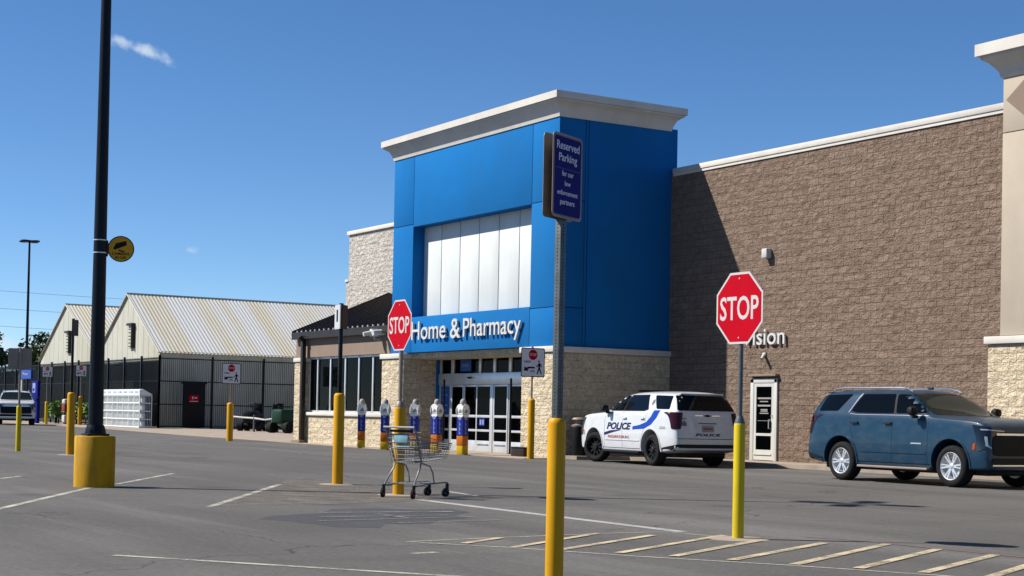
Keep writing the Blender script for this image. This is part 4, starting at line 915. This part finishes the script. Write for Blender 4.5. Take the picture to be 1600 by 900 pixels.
def wheel(parent, x, side, steer, rimmat, style):
    M_ = Matrix.Translation((x, side * .985, .40)) @ Matrix.Rotation(steer, 4, 'Z') @ Matrix.Rotation(radians(-90) * side, 4, 'X')   # local z -> outward
    w = MB(); R = .40
    w.lathe([(.255, -.27), (.30, -.285), (.365, -.275), (.392, -.245), (R, -.20), (R, -.09), (.392, -.04), (.365, -.008), (.31, 0), (.268, -.012), (.262, -.03)], 48, M_)
    wo = w.build('wheel', 'rubber', parent, angle=60)
    g = MB(); g.lathe([(.268, -.012), (.262, -.005), (.250, -.015), (.240, -.06), (.235, -.24), (.06, -.25), (0, -.25)], 40, M_); g.mi = 1
    g.build('rim_barrel', 'plastic' if style == 'steel' else 'alu', wo, angle=60)
    g = MB()
    if style == 'alloy':
        for k in range(6):
            for dd in (-.13, .13):
                a = 2 * pi * k / 6 + dd
                R1 = Matrix.Rotation(a, 4, 'Z')
                g.extr([(.05, -.020), (.05, .020), (.16, .016 + dd * .05), (.252, .024), (.252, -.012), (.16, -.012)], lambda u, v, q: M_ @ (R1 @ Vector((u, v, q - (.252 - u) * .08))), -.045, -.018)
        g.lathe([(0, -.02), (.035, -.022), (.05, -.03), (.065, -.045), (.065, -.08)], 20, M_)
    else:
        for k in range(10):
            R1 = Matrix.Rotation(2 * pi * k / 10, 4, 'Z'); g.extr([(.07, -.03), (.07, .03), (.235, .022), (.235, -.022)], lambda u, v, q: M_ @ (R1 @ Vector((u, v, q))), -.085, -.07)
        g.lathe([(0, -.03), (.06, -.03), (.075, -.045), (.08, -.09)], 20, M_)
    g.build('rim', rimmat, wo, angle=30)
    return wo
def suv(label, loc, rz, bodymat, police=False, steer=0, key='a'):
    t = thing('parked_car' if not police else 'police_car', label, 'police car' if police else 'car', loc, rz)
    if 'm' not in _body: _body['m'] = suv_body(key, 'plastic')
    me, bvh = _body['m']; me = me.copy(); me.materials.clear(); me.materials.append(MT[bodymat]); me.materials.append(MT['plastic'])
    bo = bpy.data.objects.new('body', me); COL.objects.link(bo); bo.parent = t
    D = Decal(bvh)
    fd = [(.02, 1.395), (-.10, 1.775), (.30, 1.765), (.52, 1.64), (.84, 1.40)]
    rd = [(-1.28, 1.435), (-1.07, 1.78), (-.16, 1.78), (-.05, 1.395), (-1.10, 1.40)]
    qt = [(-2.30, 1.43), (-2.20, 1.76), (-1.40, 1.78), (-1.70, 1.435)]
    blk = [(-1.31, 1.415), (-1.08, 1.80), (.32, 1.79), (.56, 1.65), (.90, 1.375), (-1.12, 1.375)]
    for s in 'LR':
        D.make('window_surround', [shrink_round(blk, .04)], s, 'black', bo, .001, .003)
        for nm, p in (('front_window', fd), ('rear_window', rd), ('quarter_window', qt)):
            D.make(nm, [shrink_round(p, .04)], s, 'car_glass', bo, .006, .004)
        sg = 1 if s == 'L' else -1
        seam = lambda a: [(a[i][0], a[i][1]) for i in range(len(a))]
        def strip(pts, w=.010):
            out = []; back = []
            for i, p in enumerate(pts):
                a = Vector(pts[max(i - 1, 0)]).to_2d(); b = Vector(pts[min(i + 1, len(pts) - 1)]).to_2d(); d = (b - a).normalized(); n_ = Vector((-d.y, d.x)) * w / 2
                out.append((p[0] + n_.x, p[1] + n_.y)); back.append((p[0] - n_.x, p[1] - n_.y))
            return out + back[::-1]
        seams = [[(.93, 1.31), (.95, 1.05), (.93, .42)], [(-.03, 1.37), (-.04, .9), (-.04, .42)], [(-1.30, 1.41), (-1.22, 1.0), (-1.12, .80), (-1.02, .62), (-.99, .42)]]
        for q in seams: D.make('door_seam', [strip(q, .009)], s, 'black', bo, -.0005, .0022, .1)
        D.make('body_crease', [strip([(-.95, .62), (.9, .62)], .02)], s, bodymat, bo, .004, .010, .2)
        # handles
        for hx in (.13 - .28, -1.10): D.make('door_handle', [shrink_round([(hx - .10, 1.175), (hx + .10, 1.18), (hx + .10, 1.215), (hx - .10, 1.21)], .012)], s, 'plastic' if not police else bodymat, bo, .01, .035)
        D.make('lower_cladding', [shrink_round([(-1.0, .33), (1.0, .33), (1.0, .42), (-1.0, .42)], .01)], s, 'plastic', bo, .002, .01)
        g = MB(); g.box((-.98, sg * .90, .30), (.98, sg * 1.045, .345), .012); g.build('running_board', 'plastic' if police else 'sign_back', bo)
        # mirror
        g = MB(); g.box((.60, sg * 1.0, 1.30), (.70, sg * 1.10, 1.36), .015); g.box((.60, sg * 1.04, 1.35), (.76, sg * 1.25, 1.53), .065); g.build('wing_mirror', 'plastic', bo)
        # roof rail
        if not police:
            g = MB(); pts = [(.20, sg * .66, 1.845), (.08, sg * .66, 1.885), (-.1, sg * .665, 1.908), (-1.8, sg * .665, 1.912), (-2.0, sg * .66, 1.895), (-2.12, sg * .65, 1.86)]; g.tube(pts, .019, 8); g.build('roof_rail', 'chrome', bo)
            D.make('chrome_trim', [strip([(-1.345, 1.40), (-1.12, 1.79)], .028)], s, 'chrome', bo, .004, .006, .1)
            D.make('chrome_trim', [strip([(-1.30, 1.378), (-1.1, 1.362), (.9, 1.352)], .012)], s, 'chrome', bo, .004, .004, .2)
            D.make('badge', [shrink_round([(.50, .80), (.78, .80), (.78, .825), (.50, .825)], .004)], s, 'chrome', bo, .002, .004, .1)
        # arch lips
        for wx in (1.535, -1.535):
            pts = [(wx + .50 * cos(radians(a)), .44 + .50 * sin(radians(a))) for a in range(-8, 189, 7)]
            D.make('arch_lip', [strip(pts, .030)], s, bodymat, bo, .002, .012, .5)
        # lamps on the sides
        D.make('side_marker', [shrink_round([(2.10, .72), (2.16, .74), (2.17, .86), (2.11, .84)], .01)], s, 'orange_lens', bo, .003, .004)
        D.make('headlamp_side', [shrink_round([(2.06, 1.20), (2.33, 1.17), (2.40, 1.05), (2.36, .74), (2.22, .70), (2.17, .98)], .02)], s, 'dark_lens', bo, .004, .006, .05)
        D.make('rear_cladding', [shrink_round([(-2.66, .36), (-2.08, .36), (-2.08, .47), (-2.66, .56)], .02)], s, 'plastic', bo, .003, .008)
        D.make('tail_lamp', [shrink_round([(-2.555, 1.33), (-2.47, 1.33), (-2.45, 1.15), (-2.50, .98), (-2.60, .98)], .02)], s, 'red_lens', bo, .006, .012, .05)
    # glass front and rear
    D.make('windscreen', [shrink_round([(-.84, 1.375), (-.69, 1.775), (-.3, 1.80), (.3, 1.80), (.69, 1.775), (.84, 1.375), (.4, 1.372), (-.4, 1.372)], .04)], 'F', 'ws_glass', bo, .004, .004, .07)
    g = MB()
    for a, b in ((-.55, .12), (.10, .72)): g.tube([(.90, b, 1.405), (.80, (a + b) / 2, 1.47), (.76, a, 1.50)], .008, 6)
    g.build('wiper', 'black', bo)
    D.make('rear_glass', [shrink_round([(-.82, 1.40), (-.70, 1.775), (.70, 1.775), (.82, 1.40)], .04)], 'B', 'car_glass', bo, .006, .006)
    D.make('bumper_seam', [[(-.86, .70), (.86, .70), (.86, .715), (-.86, .715)]], 'B', 'black', bo, .001, .002)
    D.make('rear_valance', [shrink_round([(-.90, .40), (.90, .40), (.90, .57), (-.90, .57)], .03)], 'B', 'plastic', bo, .004, .01)
    D.make('number_plate', [shrink_round([(-.17, .88), (.17, .88), (.17, 1.04), (-.17, 1.04)], .01)], 'B', 'sign_grey', bo, .006, .006)
    g = MB(); g.box((-2.36, -.62, 1.80), (-2.22, .62, 1.835), .012); g.build('rear_spoiler', bodymat, bo)
    for s in (-1, 1):
        D.make('tail_lamp', [shrink_round([(s * .70, 1.35), (s * .95, 1.36), (s * .95, .94), (s * .78, .94), (s * .74, 1.1)], .02)], 'B', 'red_lens', bo, .008, .012, .05)
        D.make('headlamp', [shrink_round([(s * .58, 1.13), (s * .96, 1.17), (s * .97, .76), (s * .86, .72), (s * .80, .98), (s * .60, 1.04)], .02)], 'F', 'dark_lens', bo, .006, .008, .05)
        D.make('light_strip', [shrink_round([(s * .50, 1.095), (s * .94, 1.12), (s * .94, 1.095), (s * .50, 1.07)], .006)], 'F', 'clear_lens', bo, .016, .004, .05)
        D.make('running_light', [shrink_round([(s * .90, .98), (s * .93, .98), (s * .93, .80), (s * .84, .75), (s * .84, .78), (s * .90, .82)], .006)], 'F', 'clear_lens', bo, .016, .004, .05)
    D.make('grille', [shrink_round([(-.66, 1.06), (.66, 1.06), (.80, .94), (.80, .66), (.70, .62), (-.70, .62), (-.80, .66), (-.80, .94)], .03)], 'F', 'black', bo, .006, .008, .07)
    D.make('grille_bar', [shrink_round([(-.70, 1.005), (.70, 1.005), (.70, 1.045), (-.70, 1.045)], .008)], 'F', 'chrome', bo, .016, .012, .07)
    D.make('lower_intake', [shrink_round([(-.82, .58), (.82, .58), (.84, .46), (-.84, .46)], .03)], 'F', 'plastic', bo, .006, .008, .07)
    D.make('front_skid', [shrink_round([(-.82, .43), (.82, .43), (.82, .455), (-.82, .455)], .006)], 'F', 'chrome', bo, .012, .012, .07)
    g = MB(); g.box((-2.3, -.70, .24), (2.2, .70, .36), .03); g.build('underbody', 'plastic', bo)
    g = MB(); g.box((-.05, -.03, 1.89), (.08, .03, 1.935), .015); g.build('roof_aerial', bodymat, bo)
    for wx in (1.535, -1.535):
        for s in (-1, 1): wheel(t, wx, s, steer if wx > 0 else 0, 'plastic' if police else 'silver_rim', 'steel' if police else 'alloy')
    if police:
        # left side lettering (x runs forward; text must read rear->front reversed on the left side)
        def side_text(s_, x0, x1, z0, z1, mat, name, bold=.03, shear=.2):
            vs, fs = text2d(s_, bold, shear)
            D.make(name, [([(x0 + (x1 - x0) * u, z0 + (z1 - z0) * v) for u, v in vs], [f[::-1] for f in fs])], 'L', mat, bo, .004, .002, .12)
        side_text('POLICE', .80, -.52, .89, 1.075, 'navy_decal', 'police_lettering', .035, .25)
        side_text('FREDERICKSBURG', .72, -.42, .665, .735, 'red_decal', 'small_lettering', .012, 0)
        D.make('blue_stripe', [[(-.60, .98), (-.95, 1.02), (-1.30, 1.10), (-1.52, 1.24), (-1.62, 1.40), (-1.92, 1.40), (-1.80, 1.22), (-1.55, 1.04), (-1.2, .93), (-.60, .90)][::-1]], 'L', 'blue_decal', bo, .003, .002)
        D.make('navy_swoosh', [[(.95, .80), (.93, .73), (.55, .80), (.02, .875), (.10, .885), (.6, .86)]], 'L', 'navy_decal', bo, .003, .002)
        D.make('side_badge', [shrink_round([(-1.42, 1.52), (-1.50, 1.60), (-1.46, 1.68), (-1.38, 1.66), (-1.36, 1.56)], .02)], 'L', 'grey_decal', bo, .004, .002)
        D.make('small_lettering', [[(-1.98, .98), (-2.24, .98), (-2.24, .995), (-1.98, .995)], [(-1.96, .94), (-2.24, .94), (-2.24, .955), (-1.96, .955)]], 'L', 'grey_decal', bo, .004, .002)
        vs, fs = text2d('POLICE', .04, .2)
        D.make('police_lettering', [([(.36 - .72 * u, .775 + .065 * v) for u, v in vs], [f[::-1] for f in fs])], 'B', 'navy_decal', bo, .004, .002, .2)
        D.make('tailgate_badge', [[(.12, 1.28), (0, 1.31), (-.12, 1.28), (0, 1.25)]], 'B', 'black', bo, .006, .006)
        D.make('bright_tailgate_bar', [[(.36, 1.27), (.36, 1.295), (.13, 1.295), (.13, 1.27)], [(-.13, 1.27), (-.13, 1.295), (-.36, 1.295), (-.36, 1.27)]], 'B', 'chrome', bo, .004, .006)
        D.make('tailgate_decal', [[(.74, 1.02), (.60, 1.02), (.60, 1.10), (.67, 1.16), (.74, 1.10)], [(.72, 1.19), (.60, 1.19), (.60, 1.215), (.72, 1.215)]], 'B', 'grey_decal', bo, .004, .002)
        D.make('plate_text', [[(.13, .93), (-.13, .93), (-.13, .98), (.13, .98)]], 'B', 'red_decal', bo, .013, .002)
        D.make('number_text', [[(.26, 1.075), (-.26, 1.075), (-.26, 1.105), (.26, 1.105)]], 'B', 'grey_decal', bo, .004, .002)
        g = MB(); g.box((.40, -.62, 1.80), (.56, .62, 1.86), .02, Matrix.Translation((-.62, 0, .075))); g.build('light_bar', 'black', bo)
        g = MB(); g.cyl((.72, 1.02, 1.36), (.86, 1.10, 1.44), .06, .075, 14); g.build('spot_lamp', 'black_steel', bo)
        g = MB(); g.cyl((-1.6, 0, 1.89), (-1.6, 0, 2.0), .006, n=6); g.build('aerial', 'black', bo)
    return t
suv('dark blue SUV with silver alloy wheels and bright roof rails parked by the brown wall', (-22.88, 23.92, 0), radians(-1.5), 'paint_blue')
suv('white police SUV with a blue stripe parked between the entrance tower and the side door', (-33.60, 25.02, 0), radians(180 - 7), 'paint_white', True, radians(22))
suv('white SUV seen head-on at the left edge, in front of the garden fence', (-101.0, 25.5, 0), radians(-14), 'paint_white').scale = (1.13, 1.13, 1.13)

# ================================================================== GARDEN CENTRE
FY, FX = 31.85, -92.66
def greenhouse(label, xl, xp, xr, ze, zp, y0, y1, louvre_x):
    t = thing('greenhouse', label, 'greenhouse', (xp, y0, 0), 0, 'gabled garden greenhouses'); O = (xp, y0, 0)
    g = MB(O)
    n = 12
    for i in range(n):                                              # gable cladding, sheet by sheet with open seams
        a = xl + (xr - xl) * i / n; b = xl + (xr - xl) * (i + 1) / n
        zt = lambda x: ze + (zp - ze) * (1 - abs((x - xp) / ((xr if x > xp else xl) - xp)))
        pts = [(a + .02, 4.15), (b - .02, 4.15), (b - .02, zt(b))]
        if a < xp < b: pts.append((xp, zp))
        pts.append((a + .02, zt(a)))
        g.extr(pts, lambda u, v, w: (u, w, v), y0, y0 + .05)
    g.extr([(xl, 4.10), (xr, 4.10), (xr, ze - .02), (xp, zp - .03), (xl, ze - .02)], lambda u, v, w: (u, w, v), y0 + .052, y0 + .08)
    g.build('gable_wall', 'gh_panel', t, smooth=False)
    for side, xe in (('r', xr), ('l', xl)):                       # corrugated roof slopes
        g = MB(O); nn = int((y1 - y0) / .12); T = []; Bq = []
        for k in range(nn + 1):
            y = y0 - .12 + (y1 - y0) * k / nn; dz = .035 if k % 2 else 0; ov = .25 * (1 if xe > xp else -1)
            T.append(g.bm.verts.new((xp, y, zp + .03 + dz))); Bq.append(g.bm.verts.new((xe + ov, y, ze - .12 + dz)))
        for k in range(nn): g.bm.faces.new((T[k], T[k + 1], Bq[k + 1], Bq[k]))
        g.build('roof', 'gh_roof', t, smooth=False)
    g = MB(O); g.tube([(xp, y0 - .15, zp + .07), (xp, y1, zp + .07)], .06, 6); g.tube([(xl - .2, y0 - .12, ze - .1), (xp, y0 - .12, zp + .03), (xr + .2, y0 - .12, ze - .1)], .05, 6); g.build('ridge_trim', 'gh_panel', t)
    g = MB(O); g.box((louvre_x - .35, y0 - .16, 5.0), (louvre_x + .35, y0 - .02, 6.5), .02); g.mi = 1; g.box((louvre_x - .45, y0 - .3, 6.45), (louvre_x + .55, y0 - .01, 6.60), .01); g.box((louvre_x + .36, y0 - .25, 5.0), (louvre_x + .50, y0 - .01, 6.45), .01)
    for k in range(6): g.box((louvre_x - .33, y0 - .18, 5.1 + k * .22), (louvre_x + .33, y0 - .155, 5.14 + k * .22))
    g.build('louvre', ['gh_panel', 'bronze'], t, smooth=False)
    g = MB(O); g.box((xl + .1, y0 + 7, .0), (xr - .1, y0 + 7.2, 4.6)); g.box((xl + .1, y0 + .1, 4.0), (xr - .1, y0 + 7, 4.08)); g.build('inner_shade_fill', 'shade_fill', t)  # dark back and ceiling put in for the gloom inside the greenhouse
    return t, O
t, O = greenhouse('near pale gabled greenhouse with a streaked corrugated roof', -106.6, -100.3, -94.0, 4.72, 8.50, 32.3, 60, -99.3)
g = MB(O); k = 32.35; zz = 0
P_ = []
while k < 60: P_.append((k, -94.1 + (.04 if zz % 2 else 0))); k += .12; zz += 1
A = [g.bm.verts.new((x, y, .02)) for y, x in P_]; Bq = [g.bm.verts.new((x, y, 4.15)) for y, x in P_]
for i in range(len(P_) - 1): g.bm.faces.new((A[i], A[i + 1], Bq[i + 1], Bq[i]))
g.build('side_wall', 'corr_wall', t, smooth=False)
g = MB(O); g.box((-94.15, 32.32, 4.15), (-94.08, 60, 4.62)); g.box((-94.1, 32.3, 4.60), (-93.85, 60, 4.70)); g.build('eaves_wall', 'corr_wall', t)
greenhouse('far pale gabled greenhouse, partly behind the tall lamp pole', -121.0, -114.3, -106.7, 4.72, 8.50, 32.3, 50, -113.4)
# steel fence with pickets
t = thing('garden_fence', 'tall black steel picket fence round the garden centre', 'fence', (FX, FY, 0)); O = (FX, FY, 0)
def fence_run(a, b, step=3.0):
    a = Vector(a); b = Vector(b); d = (b - a); Ln = d.length; d.normalize(); n = int(Ln / step)
    g = MB(O); k = 0
    while k < Ln: p = a + d * k; g.box(p + Vector((-.010, -.010, .06)), p + Vector((.010, .010, 4.30))); k += .125
    for z in (.12, 1.45, 2.85, 4.22): g.tube([a + Z * z, b + Z * z], .03, 4)
    g.build('picket_panel', 'black_steel', t, smooth=False)
    for i in range(n + 1):
        p = a + d * (Ln * i / n); g = MB(O); g.box(p + Vector((-.06, -.06, 0)), p + Vector((.06, .06, 4.42)), .01); g.build('fence_post', 'black_steel', t)
fence_run((-150, FY, 0), (FX, FY, 0), 3.3); fence_run((FX, FY, 0), (FX, 52, 0), 3.0)
g = MB(O); g.box((FX + .03, 33.35, .05), (FX + .10, 34.75, 2.72), .01); g.box((FX + .0, 33.25, 2.72), (FX + .12, 34.85, 2.85), .01); gd = g.build('gate_door', 'black', t)
g = MB(O); g.box((FX + .10, 33.72, 1.60), (FX + .12, 34.32, 2.05), .005); g.mi = 1; g.box((FX + .12, 33.76, 1.64), (FX + .125, 34.28, 1.68)); g.box((FX + .12, 33.90, 1.80), (FX + .125, 33.98, 1.96)); g.box((FX + .12, 34.05, 1.84), (FX + .125, 34.22, 1.92)); g.build('door_notice', ['stop_red', 'sign_white'], gd)
g = MB(O); g.box((-150, FY + .12, 2.9), (FX - .3, FY + .16, 3.9)); g.build('shade_fill_sheet', 'shade_fill', t)  # added dark sheet that keeps the space behind the fence black
g = MB((-135, 38, 0)); g.box((-185, 40.8, 0), (-94.3, 41.0, 4.35)); o = g.build('dark_backdrop', 'shade_fill'); o.location = (-135, 38, 0); tag(o, 'dark backdrop added behind the long garden fence, below the trees', 'wall')  # added backdrop, closes pale gaps behind the fence with painted darkness
# far white parapet behind the ridge
g = MB((-120, 60, 0)); g.box((-130, 60, 0), (-112, 60.4, 10.4)); o = g.build('rear_wall', 'white_metal'); o.location = (-120, 60, 0); tag(o, 'white parapet showing above the near greenhouse ridge, left of the number sign', 'wall')
# gas cylinder cages
cgx0, cgx1, cy0, cy1, cz = -98.5, -91.2, 30.2, 30.95, 1.95
t = thing('cylinder_cage', 'long white cylinder exchange cage with a sloped header, right of the lamp pole', 'cage', (-94.8, 30.6, 0)); O = (-94.8, 30.6, 0)
g = MB(O)
for z in (.03, .50, .98, 1.46, cz - .05): g.box((cgx0, cy0, z), (cgx1, cy0 + .04, z + .07)); g.box((cgx0, cy1 - .03, z), (cgx1, cy1, z + .05)); g.box((cgx1 - .04, cy0, z), (cgx1, cy1, z + .05)); g.box((cgx0 + .02, cy0 + .05, z), (cgx1 - .02, cy1 - .04, z + .01))
x = cgx0
while x < cgx1 + .01: g.box((x, cy0 - .01, .03), (x + .05, cy0 + .045, cz)); x += (cgx1 - cgx0 - .05) / 7
g.box((cgx1 - .04, cy1 - .04, 0), (cgx1, cy1, cz)); g.build('cage_frame', 'ice_white', t)
g = MB(O); x = cgx0 + .1
while x < cgx1: g.box((x, cy0 + .012, .08), (x + .018, cy0 + .026, cz - .05)); x += .105
y = cy0 + .1
while y < cy1: g.box((cgx1 - .03, y, .05), (cgx1 - .015, y + .015, cz - .05)); y += .1
g.build('cage_mesh', 'ice_white', t, smooth=False)
g = MB(O); g.extr([(cy0 - .03, cz + .02), (cy0 - .03, cz + .32), (cy0 + .18, cz + .36), (cy1, cz + .06), (cy1, cz + .02)], lambda u, v, w: (w, u, v), cgx0, cgx1); hd = g.build('header', 'ice_white', t, smooth=False)
g = MB(O)
random.seed(3)
for k in range(7):
    xa = cgx0 + .15 + k * (cgx1 - cgx0) / 7
    for j in range(3): g.box((xa + j * .26, cy0 - .036, cz + .12), (xa + j * .26 + random.uniform(.1, .2), cy0 - .031, cz + .24))
g.build('header_print', 'banner_pale', hd, smooth=False)
i = 0
for z in (.11, .58, 1.06, 1.53):
    g = MB(O); x = cgx0 + .22
    while x < cgx1 - .1:
        g.lathe([(0, 0), (.12, 0), (.14, .06), (.14, .26), (.09, .33), (.04, .36), (.04, .39), (0, .39)], 8, Matrix.Translation((x, cy0 + .25, z))); x += .315
    o = g.build('cylinder_row', 'cylinder', t, angle=50)
# pickup sign post, blue panel
t = thing('pickup_sign', 'tall navy sign post with a blue panel behind the white SUV', 'sign', (-109.9, 29, 0)); O = (-109.9, 29, 0)
g = MB(O); g.box((-110.5, 28.9, 0), (-108.9, 29.1, 2.9), .03); pb = g.build('post_panel', 'sign_navy', t)
g = MB(O); g.box((-110.1, 28.88, 2.1), (-109.4, 28.897, 2.75)); g.mi = 1; g.box((-109.95, 28.87, 2.2), (-109.6, 28.879, 2.4)); g.build('notice', ['banner_pale', 'sign_navy'], pb)
g = MB(O); g.box((-113.6, 28.9, 3.05), (-110.7, 29.05, 3.70), .03); g.mi = 1; text(g, 'Pickup', (-112.8, 28.89, 3.28), (1, 0, 0), (0, 0, 1), 1.3, .24, .01, .0); g.box((-113.5, 28.95, 0), (-113.3, 29.05, 3.06)); g.build('blue_panel', ['blue_decal', 'sign_white'], t, smooth=False)
# plant displays in front of the fence
def plants(x, y, label, w, seed, fl=False):
    random.seed(seed)
    t = thing('plant_table', label, 'plants', (x, y, .01), 0, 'plant displays by the garden fence')
    g = MB(); g.box((-w, -.5, .32), (w, .5, .37))
    for sx in (-1, 1):
        for sy in (-1, 1): g.box((sx * (w - .06) - .04, sy * .44 - .04, 0), (sx * (w - .06) + .04, sy * .44 + .04, .32))
    g.build('table', 'black_steel', t)
    g = MB()
    for k in range(int(w * 5)): leaves(g, (-w + .2 + k * .4, random.uniform(-.25, .25), .95), (.30, .28, .62 * random.uniform(.7, 1.2)), 120, .11)
    g.build('foliage', 'leaf', t, smooth=False)
    if fl:
        g = MB(); leaves(g, (0, -.1, .85), (w, .3, .25), 50, .08); g.build('blossom', 'flower', t, smooth=False)
plants(-104.0, 31.1, 'low table of green bedding plants beside the lamp pole, by the fence', 1.6, 4)
plants(-108.2, 31.1, 'table of green plants with a few pale blooms behind the small crossing sign', 1.8, 5, True)
plants(-112.5, 31.2, 'table of green plants beyond the navy sign post', 1.5, 6)
t = thing('goods_rack', 'narrow rack of red and white goods right of the navy sign post', 'rack', (-106.6, 30.2, .01))
g = MB(); g.box((-.4, -.25, 0), (.4, .25, .1)); g.box((-.42, -.02, .1), (-.38, .02, 1.7)); g.box((.38, -.02, .1), (.42, .02, 1.7)); g.box((-.4, -.2, .8), (.4, .2, .84)); g.build('rack_frame', 'sign_back', t)
g = MB(); g.box((-.34, -.18, .84), (.34, .18, 1.35), .03); g.build('red_goods', 'terracotta', t)
g = MB(); g.box((-.34, -.18, 1.36), (.30, .18, 1.68), .08); g.box((-.3, -.18, .12), (.3, .18, .6), .06); g.build('white_goods', 'flower', t)
# rope barrier and mowers between fence and shop
t = thing('barrier', 'pale sagging barrier rail on mixed posts in front of the garden mowers', 'barrier', (-82, 33, .01))
bp = [(-84.0, 33.15), (-81.9, 33.6), (-80.0, 34.03)]
for i, ((x, y), mt, r_) in enumerate(zip(bp, ('sign_white', 'galv', 'light_blue_post'), (.07, .06, .20))):
    g = MB((-82, 33, .01)); g.cyl((x, y, .01), (x, y, 1.08 if i != 1 else .95), r_, n=14); g.build('barrier_post', mt, t)
g = MB((-82, 33, .01)); g.tube([(-84, 33.15, .82), (-83, 33.35, .78), (-81.9, 33.6, .76), (-80.9, 33.8, .68), (-80, 34.0, .75)], .055, 6); g.build('rail', 'flower', t)
g = MB((-82, 33, .01)); g.tube([(-80, 34.05, .35), (-78.6, 35.2, .75)], .03, 5); g.tube([(-80, 34.05, .75), (-78.6, 35.2, 1.0)], .03, 5); g.build('side_rail', 'galv', t)
def mower(x, y, rz, label, mat, s=1.0):
    t = thing('lawn_mower', label, 'lawn mower', (x, y, .01), rz, 'lawn machines by the garden fence')
    g = MB(); g.box((-.2 * s, -.28 * s, .35 * s), (.85 * s, .28 * s, .85 * s), .10 * s); g.box((-.9 * s, -.30 * s, .35 * s), (-.2 * s, .30 * s, .60 * s), .06 * s); g.build('bonnet', mat, t)
    g = MB(); g.box((-.75 * s, -.24 * s, .60 * s), (-.25 * s, .24 * s, .74 * s), .05 * s); g.box((-.85 * s, -.24 * s, .66 * s), (-.70 * s, .24 * s, 1.18 * s), .06 * s); g.build('seat', 'black', t)
    g = MB(); g.tube([(.0, 0, .85 * s), (-.15 * s, 0, 1.08 * s)], .03 * s, 6); g.tube([(-.15 * s + .16 * s * cos(a) * .5, .17 * s * sin(a), 1.08 * s + .10 * s * cos(a)) for a in [k * pi / 6 for k in range(13)]], .018 * s, 5); g.build('steering_wheel', 'black', t)
    g = MB(); g.box((-.25 * s, -.55 * s, .12 * s), (.45 * s, .55 * s, .32 * s), .08 * s); g.build('cutting_deck', mat, t)
    for xx, r_ in ((.65, .20), (-.60, .28)):
        for q in (-1, 1): g = MB(); g.cyl((xx * s, q * .30 * s, r_ * s), (xx * s, q * .50 * s, r_ * s), r_ * s, n=18); g.build('wheel', 'rubber', t)
mower(-85.2, 34.9, radians(-35), 'black lawn mower behind the left half of the barrier', 'black', 1.35)
mower(-82.0, 35.1, radians(-20), 'black and green lawn mower behind the middle of the barrier', 'mower_green', 1.35)
mower(-78.4, 34.4, radians(-70), 'dark green lawn mower beside the cream corner of the shop', 'mower_green', 1.5)

# ================================================================== FAR TREES AND CABLES
def tree(x, y, h, rad, seed, label):
    random.seed(seed)
    t = thing('tree', label, 'tree', (x, y, 0), 0, 'trees beyond the garden centre')
    g = MB(); g.cyl((0, 0, 0), (.2, .1, h * .55), .35, .16, 8)
    for k in range(7):
        a = k * 2.4; g.cyl((.15, .1, h * (.35 + .04 * k)), (rad * .6 * cos(a), rad * .6 * sin(a), h * (.55 + .05 * k)), .12, .03, 6)
    g.build('trunk', 'bark', t)
    g = MB()
    for k in range(24):
        a = random.uniform(0, 2 * pi); rr_ = rad * sqrt(random.uniform(0, 1)) * .85; zz = h * random.uniform(.42, .92); rr_ *= 1 - max(0, (zz / h - .6)) * 1.3
        q = random.uniform(.22, .40) * rad
        leaves(g, (rr_ * cos(a), rr_ * sin(a), zz), (q, q, q * .8), 130, .26)
    g.build('crown', 'tree_leaf', t, smooth=False)
tree(-186, 62, 12.0, 4.8, 1, 'dense tree whose crown touches the left slope of the far greenhouse')
tree(-190, 51, 10.4, 5.0, 2, 'rounded low tree directly behind the thin distant lamp pole')
tree(-186, 42, 10.2, 4.6, 3, 'dark tree at the very left edge of the picture')
tree(-205, 57, 9.8, 4.5, 4, 'small tree between the two nearer crowns, farther back')
for i, (z0, z1, lab) in enumerate(((17.4, 19.3, 'highest thin overhead cable crossing the left sky'), (15.0, 16.6, 'middle thin overhead cable crossing the left sky'), (12.6, 13.8, 'lowest thin overhead cable crossing the left sky'))):
    a = Vector((-225, 30, z0 + .4)); b = Vector((-233, 150, z1 + .6)); O = a
    g = MB(O); g.tube([a.lerp(b, k / 16) - Z * 1.6 * (1 - (k / 8 - 1) ** 2) for k in range(17)], .022, 4); o = g.build('overhead_cable', 'cable'); o.location = a; tag(o, lab, 'cable', 'overhead cables in the left sky')
